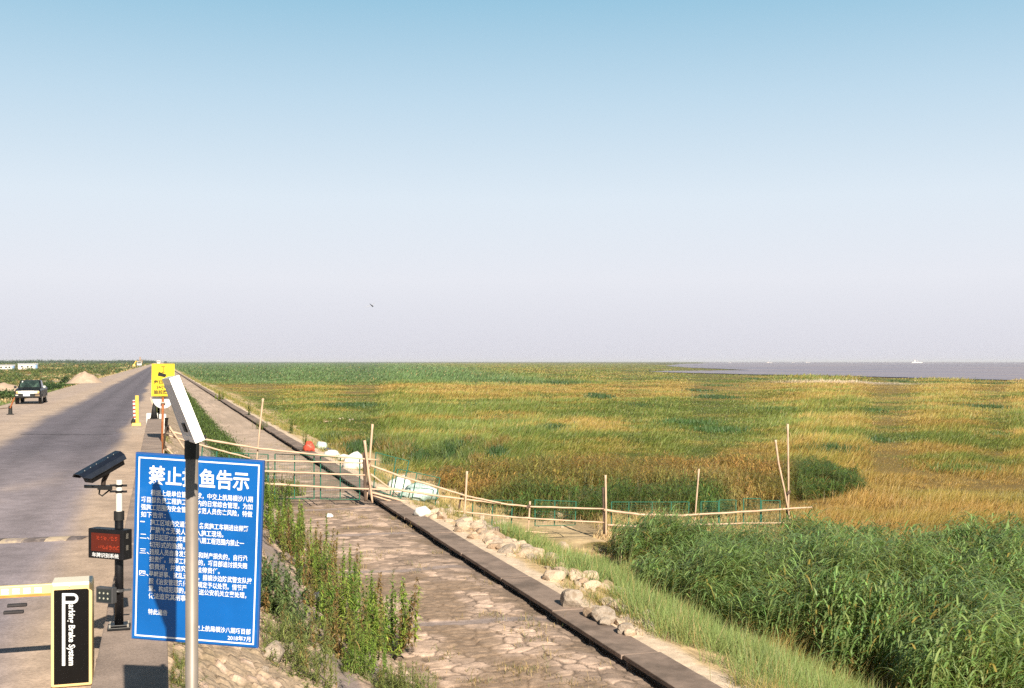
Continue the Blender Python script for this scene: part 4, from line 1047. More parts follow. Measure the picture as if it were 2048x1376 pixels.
# ------------------------------------------------------------------ tall weeds along the foot of the slope
def weed_meshes(seed, h, nst, spread, cols, leafL=(.09, .19), lw=(.022, .042), dens=105, brown=.04, lean=.12, nl_seg=3):
    global RS
    keepRS = RS; RS = np.random.RandomState(seed)
    bx, by = RS.normal(0, spread, nst), RS.normal(0, spread, nst); yaw = U(0, 6.3, nst); H = h*U(.55, 1.05, nst); el = 1.57-np.abs(RS.normal(0, lean, nst))
    P = np.stack([bx, by, np.zeros(nst)-.04], -1)
    st = ribbons('stem', P, yaw, el, H, .009, .02, np.array((.15, .14, .05))*U(.7, 1.3, (nst, 1)), m_weed, 3, twist=U(0, 3, nst))
    k = int(dens*h); r = np.repeat(np.arange(nst), k); t = np.clip(RS.rand(nst*k)**.75, .06, 1); N = len(r)
    hx = H[r]*t*np.cos(el[r]); Q = np.stack([bx[r]+np.cos(yaw[r])*hx, by[r]+np.sin(yaw[r])*hx, -.04+H[r]*(t*np.sin(el[r])-.02*t*t)], -1)
    n = U(0, 1, nst)[r][:, None]; c = (np.array(cols[0])*(1-n)+np.array(cols[1])*n)*U(.6, 1.5, (N, 1))
    d = (RS.rand(N) < brown) | ((U(0, 1, nst) < brown*1.2)[r]); c[d] = np.array((.30, .20, .08))*U(.5, 1.3, (d.sum(), 1))
    lv = ribbons('foliage', Q, U(0, 6.3, N), U(.1, 1.2, N), U(*leafL, N)*(1.25-.75*t), U(*lw, N)*(1.2-.6*t), U(.2, .9, N), c, m_weed, nl_seg, taper=.85)
    ms = (st.data, lv.data)
    bpy.data.objects.remove(st); bpy.data.objects.remove(lv); RS = keepRS
    return ms
YG = [(.29, .37, .07), (.15, .25, .05)]; BR = [(.19, .21, .05), (.23, .19, .06)]; SH = [(.10, .17, .06), (.16, .21, .075)]; TU = [(.24, .28, .08), (.18, .22, .07)]
WK = {'green': weed_meshes(1, 1.15, 26, .30, YG), 'green2': weed_meshes(2, 1.0, 20, .26, YG, brown=.12), 'brown': weed_meshes(3, 1.05, 22, .28, BR, brown=.16), 'spire': weed_meshes(4, 1.25, 5, .08, [(.07, .11, .03), (.10, .15, .035)], dens=120, lean=.05),
      'shrub': weed_meshes(5, .75, 30, .26, SH, lean=.35), 'tuft': weed_meshes(6, .5, 26, .16, TU, leafL=(.08, .16), lw=(.008, .014), lean=.4), 'mid': weed_meshes(7, 1.2, 24, .32, YG, brown=.14)}
def weed(kind, px, py, sc, label, cat='weed', name='weed', group='weeds along the slope and paving'):
    p = GL(px, py); t = thing(name, label, cat, (p.x, p.y, p.z), group); t.rotation_euler = (0, 0, random.uniform(0, 6.28)); t.scale = (sc*random.uniform(.8, .98), sc*random.uniform(.8, .98), sc*.97)
    for nm, me in zip(('stem', 'foliage'), WK[kind]):
        o = bpy.data.objects.new(nm, me); COL.objects.link(o); o.parent = t
    return t
for a in [('green', 536, 1062, 1.05, 'tall green weed clump touching the right edge of the notice board'), ('green2', 562, 1085, 1.0, 'dense green weed clump just below the fallen bamboo stick'), 
          ('mid', 585, 1108, .95, 'green weed clump at the left edge of the paved strip, topped with brown'), ('spire', 603, 1098, .85, 'single dark green weed spire standing on the edge of the paving'), ('brown', 612, 1145, .95, 'brownish weed clump behind the white litter on the slope'),
          ('green2', 632, 1168, .85, 'yellow green weed clump above the white litter'), ('mid', 648, 1190, .9, 'mixed weed clump right of the white litter'), ('brown', 660, 1228, .8, 'rust brown weed clump halfway down the weed row'), ('spire', 655, 1215, .75, 'narrow dark weed spire rising from the rust brown clump'),
          ('green', 700, 1285, .98, 'largest green weed clump left of the paved strip, full of upright stems'), ('mid', 730, 1290, 1.0, 'tall weed clump with brown stems at the edge of the stones'), ('brown', 690, 1318, .8, 'brown dry weed clump at the foot of the largest green clump'), ('green2', 755, 1300, .95, 'upright green weed clump on the stones, rightmost of the tall ones'),
          ('green', 725, 1352, .62, 'rounded bright green weed clump near the bottom edge of the photo'), ('tuft', 800, 1392, 1.0, 'green weed clump cut by the bottom edge of the photo beside the stones'), ('tuft', 838, 1400, .9, 'pale weed clump at the bottom edge, nearest the stone paving'), ('tuft', 770, 1385, 1.0, 'low dry tuft between the bottom weed clumps')]:
    weed(*a)
for a in [('shrub', 540, 1225, 1.0, 'grey green shrub against the lower right edge of the notice board'), ('shrub', 535, 1180, .8, 'dark green shrub beside the long text on the notice board'), ('tuft', 590, 1330, 1.3, 'pale green leafy tuft right of the broken concrete slab'),
          ('tuft', 560, 1285, 1.0, 'small green tuft behind the broken concrete slab'), ('shrub', 600, 1290, .7, 'grey green shrub above the pale green tuft'), ('tuft', 620, 1372, 1.1, 'pale green tuft at the bottom edge beside the smooth concrete strip'), ('tuft', 352, 1340, .5, 'thin creeping weed in the gap between parapet and solar pole'),
          ('tuft', 350, 1380, .6, 'creeping weed at the bottom edge left of the solar pole'), ('tuft', 372, 1300, .45, 'tiny weed under the lower left corner of the notice board')]:
    weed(*a, cat='shrub' if a[0] == 'shrub' else 'weed', name='shrub' if a[0] == 'shrub' else 'weed')
for a in [('brown', 572, 990, .8, 'reddish brown weed on the paving behind the mesh panels'), ('green2', 592, 992, .6, 'low green weed on the paving beside the reddish one'), ('spire', 582, 868, .9, 'dark green weed spire on the kerb, upper of the pair'), ('spire', 609, 902, .8, 'dark green weed pair on the kerb beside the red bag'),
          ('spire', 499, 830, 1.0, 'dark weed spire behind the tall thin pole on the kerb'), ('green2', 440, 800, 1.2, 'far green weed clump on the kerb left of the pole'), ('tuft', 525, 858, 1.4, 'pale green tuft at the foot of the tall thin pole')]:
    weed(*a)
# the same weeds farther along: one mass
n = 1500; yy = 33.*(600/33.)**RS.rand(n); xx = 2.75 + RS.normal(0, .26, n) - .25*(yy > 60); m = fbm(yy/7, yy*0, 331, 3) > .34; xx, yy = keep(m, xx, yy); k = 130
P = np.stack([np.repeat(xx, k)+RS.normal(0, .25, len(xx)*k), np.repeat(yy, k)+RS.normal(0, .3, len(xx)*k), np.zeros(len(xx)*k)], -1); N = len(P)
P[:, 2] = land_z(P[:, 0], P[:, 1]) + U(0, 1, N)*U(.25, .8, len(xx)).repeat(k)
n_ = U(0, 1, len(xx)).repeat(k)[:, None]; c = (np.array((.07, .12, .03))*(1-n_)+np.array((.13, .18, .045))*n_)*U(.6, 1.4, (N, 1))
tag(ribbons('weed_row', P, U(0, 6.3, N), U(.2, 1.3, N), U(.10, .22, N), np.maximum(.03, P[:, 1]*.0005), U(.2, .8, N), c, m_weed, 2), 'dark green row of weeds along the slope beyond the bamboo fence', 'weeds', kind='stuff')
# parapet foot and stone-joint sprigs
n = 900; yy = 6*(44/6)**RS.rand(n); xx = PAR_R + .06 + np.abs(RS.normal(0, .12, n)); m = fbm(yy/1.5, yy*0, 335, 2) > .45; xx, yy = keep(m, xx, yy); k = 22
P = np.stack([np.repeat(xx, k)+RS.normal(0, .05, len(xx)*k), np.repeat(yy, k)+RS.normal(0, .07, len(xx)*k), np.zeros(len(xx)*k)], -1); P[:, 2] = land_z(P[:, 0], P[:, 1]); N = len(P)
c = np.where((RS.rand(N) < .6)[:, None], np.array((.17, .21, .05)), np.array((.33, .26, .11)))*U(.6, 1.3, (N, 1))
tag(ribbons('parapet_grass', P, U(0, 6.3, N), U(.5, 1.5, N), U(.08, .3, N), U(.006, .014, N), U(.1, .6, N), c, m_grass, 2), 'thin grass growing along the foot of the parapet', 'grass', kind='stuff')
n = 900; yy = 12*(60/12)**RS.rand(n); xx = U(BERM_L-.5, BERM_R-.1, n); w_ = fbm(xx*1.1, yy*.8, 337, 3); m = (w_ > .56) | (xx < BERM_L+.5); xx, yy, w_ = keep(m, xx, yy, w_); k = 14
P = np.stack([np.repeat(xx, k)+RS.normal(0, .08, len(xx)*k), np.repeat(yy, k)+RS.normal(0, .08, len(xx)*k), np.zeros(len(xx)*k)], -1); P[:, 2] = land_z(P[:, 0], P[:, 1]); N = len(P)
c = np.where((RS.rand(N) < .30)[:, None], np.array((.17, .20, .06)), np.array((.42, .31, .14)))*U(.6, 1.3, (N, 1))
tag(ribbons('paving_grass', P, U(0, 6.3, N), U(.5, 1.5, N), U(.05, .22, N), U(.005, .010, N), U(.1, .6, N), c, m_grass, 2), 'dry grass sprouting from the joints of the stone paving', 'grass', kind='stuff')

# ------------------------------------------------------------------ far boom gate post, bollard, speed bump
q = GL(270.5, 851); bp2 = thing('boom_post', 'narrow yellow gate post with a red and white striped boom folded upright', 'gate post', (q.x, q.y, 0))
def Z_(py, D): return W(0, py, D).z
Db = F*CAMZ/(851-HOR); qx = W(273.8, 851, Db); mb = MB(); mb.box((qx.x, qx.y, Z_(791, Db)/2), (.14, .14, Z_(791, Db))); mb.build('post', m_yel, bp2, bevel=.01)
mb = MB(); mb.box((qx.x-.02, qx.y-.05, .06), (.38, .40, .12), taper=.9); mb.build('base', m_yel, bp2, bevel=.01)
sb = W(269.0, 838, Db-.1); s1 = W(267.4, 800, Db-.1)
mb = MB(); mb.tube([sb, s1], .052, 12); bm_ = mb.build('boom', m_white, bp2)
m_redp = M('red_paint', (.50, .03, .02), .45, 0, .1, 9); mb = MB()
for k in range(5):
    a = .06+.2*k; mb.tube([sb.lerp(s1, a), sb.lerp(s1, a+.085)], .0545, 12)
mb.build('stripes', m_redp, bm_)
mb = MB(); c0 = W(266.6, 845, Db-.1); mb.tube([W(268.4, 836, Db-.1), W(267, 841, Db-.1), c0, W(267, 850.5, Db-.1)], [.05, .09, .10, .06], 10); mb.build('counterweight', m_blackm, bp2)
Dl = F*CAMZ/(829.5-HOR); q = W(20.5, 829.5, Dl); bl = thing('bollard', 'stout black bollard with a leaning rusty bar in front of the pickup', 'bollard', (q.x, q.y, 0))
mb = MB(); mb.cyl((q.x, q.y, 0), (q.x, q.y, .46), .105, 16, .085); mb.box((q.x, q.y, .02), (.34, .26, .04)); mb.build('post', m_blackm, bl)
mb = MB(); mb.tube([W(20, 816, Dl-.1), W(29, 795, Dl-.1)], .04, 8); mb.build('bar', m_rust, bl)
mb = MB(); a = Vector((q.x, q.y, .36)); mb.tube([a, a+Vector((-1.2, 0, -.13)), a+Vector((-2.6, 0, -.15)), a+Vector((-4., 0, .0))], .022, 6); mb.build('rope', m_bamdark, bl)
yb_ = 18.55
hump = thing('speed_bump', 'worn black and yellow rubber speed bump across the near road', 'speed bump', (-2.2, yb_, 0))
m_worny = M('worn_yellow_rubber', (.50, .40, .29), .85, 0, .2, 9, dirt=((.26, .21, .19), 7, .48)); m_wornb = M('worn_black_rubber', (.14, .115, .115), .85, 0, .3, 9, dirt=((.33, .27, .24), 6, .55))
def bump(x0, x1, y, mat, name, t0=1., t1=1.):
    rings = []
    for x, t in ((x0, t0), (x1, t1)):
        rings.append([Vector((x + .05*(k-3)/3, y-.17+.34*k/6, .003+t*.036*math.sin(math.pi*k/6)**.8)) for k in range(7)] + [Vector((x-.05*(k-3)/3*-1, y-.17+.34*k/6, -.02)) for k in range(6, -1, -1)])
    mb = MB(); mb.loft(rings); return mb.build(name, mat, hump)
xx = L(138, -1.3)  # keep the right-hand end where the photograph shows it
ends = [(-1.28, 1.)]
x = -1.30; seg = .315; k = 0
bump(x-.02, x+.20, yb_+.02, m_wornb, 'end_cap', 1., .15)
while x > -6.2:
    bump(x-seg+.006, x, yb_+.05*(x < -2.2), m_worny if k % 2 == 0 else m_wornb, 'yellow_segment' if k % 2 == 0 else 'black_segment'); x -= seg; k += 1
for px, py, lb in ((34, 1212, 'upper of the two short black rubber strips lying on the near asphalt'), (27, 1226, 'lower of the two short black rubber strips lying on the near asphalt')):
    q = G(px, py, 0.); mb = MB(); mb.box((q.x, q.y, .012), (.20, .075, .024)); tag(mb.build('rubber_strip', M('strip_rubber', (.035, .030, .032), .8), bevel=.006), lb, 'rubber strip', 'rubber strips on the asphalt')
# crack sealed with tar across the road
mb = MB(); pts = [G(a, 871-1.2*math.sin(a/40)-(a-40)/62, 0) for a in range(40, 228, 6)]; up_ = []; dn_ = []
for p in pts: wv = random.uniform(.02, .07); up_.append((p.x, p.y+wv, .021)); dn_.append((p.x, p.y-wv, .021))
nP = len(pts); mb.add(up_+dn_, [(k, k+1, nP+k+1, nP+k) for k in range(nP-1)])
tag(mb.build('road_crack', M('tar', (.03, .025, .026), .8)), kind='structure')

# ------------------------------------------------------------------ pickup
PX, PY = -7.72, L(58, -7.72)
PYf = (F*CAMZ/(809-HOR) - PX*ST)/CT
pk = thing('pickup_truck', 'black pickup truck with a wide pale grille parked on the left shoulder', 'pickup', (PX, PYf+2.4, 0))
m_car = M('black_car_paint', (.007, .008, .012), .32, 0, .2, 5, spec=.3); m_dust = M('dusty_trim', (.22, .15, .09), .8, 0, .3, 8)
def ring(y, hw, z0, z1, inset=.06):
    return [Vector((PX+a*hw, PYf+y, z)) for a, z in ((-1, z0+.08), (-.97, z0), (.97, z0), (1, z0+.08), (1, z1-.12), (1-inset/hw, z1), (-1+inset/hw, z1), (-1, z1-.12))]
mb = MB(); mb.loft([ring(.0, .80, .48, .93), ring(.10, .86, .42, 1.0), ring(1.15, .89, .40, 1.06), ring(1.3, .89, .38, 1.06), ring(3.0, .89, .38, 1.08), ring(4.9, .87, .42, 1.08), ring(5.0, .84, .5, 1.05)])
mb.build('body', m_car, pk, bevel=.02)
def cring(y, hw, z, t): return [Vector((PX+s_*hw, PYf+y, z)) for s_ in (-1, 1)]
mb = MB(); mb.add([Vector((PX+sx*a, PYf+y, z)) for (a, y, z) in ((.80, 1.15, 1.05), (.66, 1.72, 1.58), (.66, 2.75, 1.58), (.78, 3.05, 1.05)) for sx in (-1, 1)],
    [(0, 1, 3, 2), (2, 3, 5, 4), (4, 5, 7, 6), (0, 2, 4, 6), (1, 7, 5, 3), (0, 6, 7, 1)]); mb.build('cab', m_car, pk, bevel=.03)
nwn = Vector((0, -.53, .57)).normalized()
def WS(a, t): return Vector((PX+a*(.745-.13*t), PYf+1.15+.57*t, 1.05+.53*t)) + nwn*.02
m_wind = M('windscreen_glass', (.03, .05, .045), .10, 0, .5, 2, spec=.8, dirt=((.10, .16, .12), 2.2, .52))  # green patches put a greenish reflection into the glass colour
MB().prism([WS(-.93, .08), WS(.93, .08), WS(.93, .93), WS(-.93, .93)], nwn*.006).build('windscreen', m_wind, pk)
for s_ in (-1, 1):
    MB().prism([Vector((PX+s_*(.803-.14*t)+s_*.006, PYf+y, z)) for y, z, t in ((1.45, 1.12, .12), (1.85, 1.52, .88), (2.6, 1.52, .88), (2.8, 1.12, .12))], (s_*.006, 0, 0)).build('side_window', m_glass, pk)
    mb = MB(); mb.box((PX+s_*.98, PYf+1.35, 1.13), (.16, .08, .14)); mb.build('mirror', m_car if s_ < 0 else m_alu, pk, bevel=.02)
    for yy in (.85, 3.9):
        mb = MB(); mb.cyl((PX+s_*.66, PYf+yy, .34), (PX+s_*.90, PYf+yy, .34), .345, 24); wh = mb.build('wheel', m_blackm, pk, bevel=.02); mb = MB(); mb.cyl((PX+s_*.89, PYf+yy, .34), (PX+s_*.908, PYf+yy, .34), .19, 18); mb.build('rim', m_steel, wh)
    mb = MB(); mb.box((PX+s_*.60, PYf-.015, .80), (.34, .05, .17)); hl = mb.build('headlight', M('headlight_glass', (.85, .80, .70), .12, 0, .05, 9, spec=.8), pk, bevel=.015)
    mb = MB(); mb.box((PX+s_*.70, PYf-.035, .80), (.12, .03, .13)); mb.build('indicator', M('amber_lens', (.85, .42, .12), .25), hl)
mb = MB(); mb.box((PX, PYf-.012, .80), (.86, .045, .19)); gr_ = mb.build('grille', M('bright_chrome', (.95, .90, .82), .4, .0, .03, 9), pk, bevel=.01)
mb = MB()
for k in range(3): mb.box((PX, PYf-.037, .75+.05*k), (.82, .006, .010))
mb.build('slats', m_dgrey, gr_)
mb = MB(); mb.box((PX, PYf-.06, .56), (1.66, .16, .20)); bmp = mb.build('bumper', m_blackm, pk, bevel=.03)
mb = MB(); mb.box((PX+.66, PYf-.145, .60), (.30, .02, .12)); mb.build('dusty_corner', m_dust, bmp); mb = MB(); mb.box((PX-.70, PYf-.145, .62), (.18, .02, .06)); mb.build('fog_lamp', m_alu, bmp)
mb = MB(); mb.box((PX-.06, PYf-.15, .63), (.44, .02, .15)); mb.build('number_plate', M('plate_white', (.66, .72, .86), .4, 0, .03, 3), pk)
mb = MB(); mb.prism([WS(-.85, .70), WS(-.74, .70), WS(-.74, .86), WS(-.85, .86)], nwn*.012); mb.build('sticker', m_white, pk)
mb = MB(); mb.box((PX+.10, PYf+1.95, 1.22), (.34, .2, .50)); mb.build('seat', M('tan_seat', (.45, .28, .19), .8), pk, bevel=.06)

pk.scale = (.88, .92, .95); pk.location.x -= .22
# ------------------------------------------------------------------ sand heap, far machines, sheds
def heap(p, rx, ry, h, label, mat):
    n = 40; xs = np.linspace(-1, 1, n); X, Y = np.meshgrid(xs, xs); r = np.hypot(X, Y)
    Z = h*np.clip(1-r**1.15, 0, 1)*(.62+.76*fbm(X*2+3, Y*2, 351, 4)) - .05 + .04*(fbm(X*9, Y*9, 353, 3)-.5)
    V = np.stack([X*rx, Y*ry, Z], -1).reshape(-1, 3); i = np.arange(n*n).reshape(n, n); f_ = np.stack([i[:-1, :-1], i[:-1, 1:], i[1:, 1:], i[1:, :-1]], -1).reshape(-1); k = (n-1)**2
    o = np_mesh('sand_heap', V, f_, np.arange(k)*4, np.full(k, 4), mat, smooth=True); o.location = p; return tag(o, label, 'sand heap')
m_sand = M('heaped_sand', (.50, .37, .275), .95, 0, .18, 2.5, .4)
heap((G(178, 766, 0).x-.6, G(178, 766, 0).y+2, 0), 2.25, 2.8, 1.6, 'conical pile of tan sand on the left shoulder of the road', m_sand)
heap((G(8, 775, -.4).x, G(8, 775, -.4).y, -.7), 2.4, 3.0, 1.0, 'low sandy mound left of the pickup at the photo edge', m_sand)
def far_truck(px, pybase, D, name, label, cab, body, h, wd, arm=False):
    q = W(px, pybase, D); t = thing(name, label, 'truck', (q.x, q.y, q.z)); x, y, z = q
    mb = MB(); mb.box((x, y, z+.45), (wd, 5, .5)); mb.build('chassis', m_dgrey, t)
    for s_ in (-1, 1):
        for yy in (-1.8, 1.8): mb = MB(); mb.cyl((x+s_*wd*.38, y+yy, z+.45), (x+s_*wd*.52, y+yy, z+.45), .48, 14); mb.build('wheel', m_blackm, t)
    mb = MB(); mb.box((x, y-1.9, z+1.55), (wd*.96, 1.6, 1.9)); c_ = mb.build('cab', cab, t, bevel=.12)
    mb = MB(); mb.box((x, y-2.72, z+1.95), (wd*.8, .04, .7)); mb.build('windscreen', m_glass, c_)
    mb = MB(); mb.box((x, y+1.0, z+.7+h/2), (wd, 3.6, h)); mb.build('load_body', body, t, bevel=.08)
    if arm:
        mb = MB(); mb.tube([(x-.6, y+.5, z+2.2), (x-1.6, y-1, z+2.9), (x-2.6, y-2, z+1.0)], .28, 8); mb.build('loader_arm', m_yel, t)
        mb = MB(); mb.box((x-2.6, y-2.2, z+.7), (1.5, .9, 1.1), taper=.7); mb.build('bucket', m_yel, t)
        mb = MB()
        for a, b2 in (((-.5, 2.6), (.9, 4.1)), ((1.1, 2.6), (-.1, 4.1)), ((-.1, 4.1), (.9, 4.1)), ((.4, 3.3), (.4, 4.9)), ((1.4, 1.6), (1.5, 3.6)), ((-.1, 4.9), (.9, 4.9))): mb.tube([(x+a[0], y, z+a[1]), (x+b2[0], y, z+b2[1])], .14, 6)
        mb.build('lattice_frame', M('ochre_frame', (.42, .26, .14), .7), t)
    return t
far_truck(278.5, 733, 600, 'drilling_truck', 'far pale truck with a yellow arm and lattice frame on the left road edge', m_white, m_white, 1.6, 2.4, True)
far_truck(317, 728.6, 900, 'far_truck', 'tiny pale truck far down the road, just above the yellow sign', m_white, M('pink_tarp', (.75, .58, .54), .7), 2.4, 2.5)
far_truck(331, 728.2, 1000, 'far_truck', 'tiny dark truck far down the road at the right edge of the yellow sign', m_dgrey, M('brown_tarp', (.34, .26, .22), .7), 1.8, 2.5)
for a, b, w_, h_, lb in ((13, 738.5, 5.6, 1.35, 'long white site shed at the left edge of the photo'), (56, 739, 6.6, 1.9, 'white site shed with a blue end, right of the other shed')):
    D = 420.; q = W(a, b, D); t = thing('site_shed', lb, 'shed', (q.x, q.y, q.z), 'white site sheds on the plain'); mb = MB(); mb.box((q.x, q.y, q.z+h_/2), (w_, 3, h_)); mb.build('wall', m_white, t)
    mb = MB(); mb.prism([Vector((q.x-w_/2-.2, q.y-1.7, q.z+h_)), Vector((q.x-w_/2-.2, q.y+1.7, q.z+h_)), Vector((q.x-w_/2-.2, q.y, q.z+h_+.35))], (w_+.4, 0, 0)); mb.build('roof', M('pale_roof', (.66, .66, .68), .5), t)
    mb = MB(); mb.box((q.x+w_/2-.35, q.y-1.53, q.z+h_*.5), (.7, .04, h_*.9)); mb.build('door', M('blue_door', (.16, .30, .50), .5), t)
    for k in (-.3, 0, .2): mb = MB(); mb.box((q.x+k*w_, q.y-1.52, q.z+h_*.55), (.7, .03, .5)); mb.build('window', m_glass, t)

# ------------------------------------------------------------------ ships on the horizon
def ship(px, D, ln, label, sup=.5, hgt=1., col=None):
    q = W(px, HOR, D); z = WZ; t = thing('ship', label, 'ship', (q.x, q.y, z), 'ships on the horizon'); ex = Vector((CT, -ST, 0)); ey = Vector((ST, CT, 0)); o = Vector((q.x, q.y, z))
    m_h = col or M('pale_hull', (.80, .74, .70), .6, 0, .05, .1)
    def bx(mb, u0, u1, v, z0, z1, rk=0.): mb.add([o+ex*(u+(rk*(1 if u > 0 else -1) if zz == z1 else 0))+ey*vv+Vector((0, 0, zz)) for zz in (z0, z1) for u, vv in ((u0, -v), (u1, -v), (u1, v), (u0, v))], [(3, 2, 1, 0), (4, 5, 6, 7), (0, 1, 5, 4), (1, 2, 6, 5), (2, 3, 7, 6), (3, 0, 4, 7)]); return mb
    bx(MB(), -ln/2, ln/2, ln*.07, -1, ln*.075*hgt, ln*.04).build('hull', m_h, t)
    bx(bx(MB(), -ln*.30, -ln*.30+ln*.16*sup*2, ln*.05, ln*.075*hgt, ln*.20*hgt), -ln*.27, -ln*.27+ln*.10*sup*2, ln*.05, ln*.2*hgt, ln*.27*hgt).build('superstructure', M('pink_white', (.82, .70, .66), .6), t)
    MB().tube([o-ex*ln*.2+Vector((0, 0, ln*.2*hgt)), o-ex*ln*.2+Vector((0, 0, ln*.40*hgt))], ln*.014, 6).build('mast', M('reddish_mast', (.75, .52, .48), .6), t)
    MB().tube([o+ex*ln*.15+Vector((0, 0, ln*.07*hgt)), o+ex*ln*.02+Vector((0, 0, ln*.24*hgt))], ln*.010, 6).build('derrick', m_h, t)
ship(1834, 4500, 40, 'largest pale ship on the horizon with a pinkish mast'); ship(1539, 5000, 24, 'small white ship on the horizon, middle of the row of three', .4, .6); ship(1616, 5000, 19, 'small white ship on the horizon nearest the largest one', .3, .6)
ship(1460, 5500, 15, 'tiny pale ship on the horizon where the marsh spit ends', .3, .6); ship(1587, 6000, 15, 'tiny pinkish ship between the two small white ones', .3, .6)

# ------------------------------------------------------------------ dragonfly in the air
dfp = W(742.5, 610, 8.); dfy = thing('dragonfly', 'small dark dragonfly in the air above the horizon, wings spread', 'insect', dfp)
a_, b_ = W(739.6, 607.6, 8.03), W(745.6, 612.8, 7.97); fwd = (b_-a_)
mb = MB(); mb.tube([a_, a_.lerp(b_, .5), a_.lerp(b_, .70), a_.lerp(b_, .84), a_.lerp(b_, .9), b_], [.0016, .0024, .0042, .0046, .0036, .0042], 8); mb.build('body', m_blackm, dfy, smooth=True)
m_wing, nt, b = _new('insect_wing'); b.inputs['Base Color'].default_value = (.5, .48, .46, 1); b.inputs['Alpha'].default_value = .22; b.inputs['Roughness'].default_value = .3
c0 = a_.lerp(b_, .72)
for tx_, ty_, off in ((729.5, 614.2, 0), (732.5, 611.0, .08), (750.5, 603.0, 0), (748.6, 606.4, .1)):
    tip = W(tx_, ty_, 8.0); rt = c0 - fwd*off; d_ = (tip-rt); pn = fwd.normalized()*.004
    MB().prism([rt-pn*.4, rt+d_*.5-pn, tip-pn*.5, tip+pn*.4, rt+d_*.6+pn*1.2, rt+pn*.6], Vector((0, .0006, 0))).build('wing', m_wing, dfy)

# ------------------------------------------------------------------ scrub on the plain left of the road
def bushes(name, xs, ys, zs, rad, hgt, cols, k, lsz, label, cat='scrub', kind='stuff'):
    N0 = len(xs); r = np.repeat(np.arange(N0), k); N = len(r)
    u = RS.normal(0, 1, (N, 3)); u /= np.linalg.norm(u, axis=1)[:, None]; rr_ = U(.55, 1., N)*(.75+.5*_hash((u[:, 0]*2).astype(int)+r, (u[:, 1]*2).astype(int), 7))
    P = np.stack([xs[r]+u[:, 0]*rad[r]*rr_, ys[r]+u[:, 1]*rad[r]*rr_, zs[r]+np.abs(u[:, 2])*hgt[r]*rr_], -1)
    c = cols[r]*U(.5, 1.5, (N, 1))
    o = ribbons(name, P, U(0, 6.3, N), U(-.2, 1.3, N), lsz[r]*U(.6, 1.4, N), lsz[r]*U(.25, .5, N), U(.1, .8, N), c, m_weed, 2, twist=U(0, 6.3, N))
    return tag(o, label, cat, kind=kind)
n = 5200; D = 62*(1500/62.)**RS.rand(n); px = U(-260, 318, n); X = (px-PCX)/F*D; x = X*CT+D*ST; y = -X*ST+D*CT
dens = fbm(x/16, y/30, 361, 4); ok = (x < -10.6 - .8*vnoise(y/6, y*0, 3)) & (dens > .515); x, y, D, dens = keep(ok, x, y, D, dens); N = len(x)
zz = np.where(x < -9.2, PLAIN_Z*sstep(9.2, 12.5, -x) + .5*(fbm(x/14, y/14, 31, 3)-.45)*sstep(10, 16, -x), 0)-.1
rad = np.maximum(.45, D*.0035)*U(.6, 1.5, N); hgt = np.minimum(rad*U(.7, 1.3, N), 1.5); n_ = U(0, 1, N)[:, None]
cols = np.array((.055, .105, .032))*(1-n_) + np.array((.16, .19, .055))*n_; dry = RS.rand(N) < .16; cols[dry] = np.array((.34, .24, .10))
bushes('plain_scrub', x, y, zz, rad, hgt, cols, 60, np.maximum(.16, D*.0018), 'patchy green scrub on the sandy plain left of the road')
# low dry grass of the plain
n = 42000; D = 55*(900/55.)**RS.rand(n); px = U(-200, 316, n); X = (px-PCX)/F*D; x = X*CT+D*ST; y = -X*ST+D*CT; ok = (x < -9.6) & (fbm(x/6, y/12, 371, 3) > .40); x, y, D = keep(ok, x, y, D); N = len(x)
zz = np.where(x < -9.2, PLAIN_Z*sstep(9.2, 12.5, -x) + .5*(fbm(x/14, y/14, 31, 3)-.45)*sstep(10, 16, -x), 0)-.1
g_ = (fbm(x/8, y/14, 373, 3) > .5)[:, None]; c = np.where(g_, np.array((.12, .16, .045)), np.array((.38, .29, .14)))*U(.6, 1.4, (N, 1))
tag(ribbons('plain_grass', np.stack([x, y, zz], -1), U(0, 6.3, N), U(.6, 1.5, N), np.maximum(.4, D*.002)*U(.5, 1.2, N), D*.0012, U(.1, .5, N), c, m_grass, 2, twist=U(-.6, .6, N)), 'dry grass of the sandy plain left of the road', 'grass', kind='stuff')
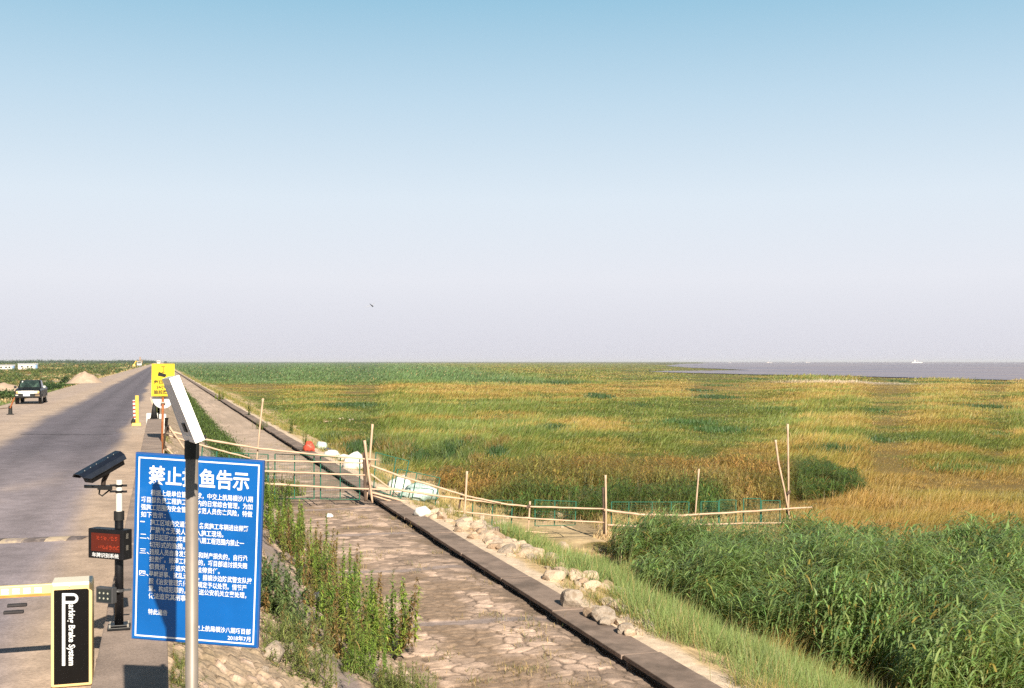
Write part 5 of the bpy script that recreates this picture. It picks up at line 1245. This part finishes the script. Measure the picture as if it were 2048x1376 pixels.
# distant tree belt along the horizon
n = 900; px = U(-150, 305, n); D = U(1700, 2600, n); X = (px-PCX)/F*D; x = X*CT+D*ST; y = -X*ST+D*CT; N = n
cols = np.array((.045, .085, .045))*U(.7, 1.3, (N, 1))
bushes('tree_belt', x, y, np.full(N, PLAIN_Z), U(6, 14, N), U(4.2, 7.0, N)*(.8+.4*vnoise(px/22, px*0, 5)), cols, 60, np.full(N, 2.2), 'dark belt of distant trees along the left horizon', 'trees')
def shrub(px, py, r, h, label, dark=False):
    q = GL(px, py); base = np.array((.040, .080, .028)) if dark else np.array((.07, .12, .035)); k = 620
    t = thing('shrub', label, 'shrub', (q.x, q.y, q.z)); u = RS.normal(0, 1, (k, 3)); u /= np.linalg.norm(u, axis=1)[:, None]; rr_ = U(.4, 1., k)
    P = np.stack([u[:, 0]*r*rr_, u[:, 1]*r*rr_, .1+np.abs(u[:, 2])*h*rr_], -1)
    o = ribbons('foliage', P, U(0, 6.3, k), U(-.2, 1.3, k), U(.2, .45, k), U(.08, .18, k), U(.1, .8, k), base*U(.5, 1.6, (k, 1)), m_weed, 2, twist=U(0, 6.3, k)); o.parent = t
    mb = MB()
    for a in range(4): mb.tube([q, q+Vector((math.cos(a*1.6)*r*.4, math.sin(a*1.6)*r*.4, h*.6))], [.03, .012], 5)
    mb.build('stem', m_bamdark, t)
shrub(100, 784, 1.5, 1.15, 'rounded dark green shrub touching the right side of the pickup', True); shrub(122, 778, 1.3, .7, 'low green shrub right of the rounded one behind the pickup'); shrub(131, 769, 1.0, 1.15, 'dark upright shrub between the pickup and the sand pile', True)
shrub(8, 798, 1.6, .9, 'green shrub at the left edge of the photo beside the pickup'); shrub(232, 745, 3.2, 1.9, 'large dark shrub behind the right side of the sand pile', True); shrub(205, 747, 3.0, 1.7, 'dark shrub directly behind the top of the sand pile', True)

# ------------------------------------------------------------------ thin haze over the flats
hb = MB(); hb.box((0, 8000, 6.), (30000, 17000, 24.))
mh = bpy.data.materials.new('haze'); mh.use_nodes = True; hn = mh.node_tree; hn.nodes.clear()
ho = hn.nodes.new('ShaderNodeOutputMaterial'); hv = hn.nodes.new('ShaderNodeVolumePrincipled')
hv.inputs['Color'].default_value = (.86, .88, .95, 1); hv.inputs['Density'].default_value = HAZE; hn.links.new(hv.outputs[0], ho.inputs['Volume'])
tag(hb.build('haze', mh), kind='stuff', label='thin pale haze over the marsh and the estuary', cat='haze')
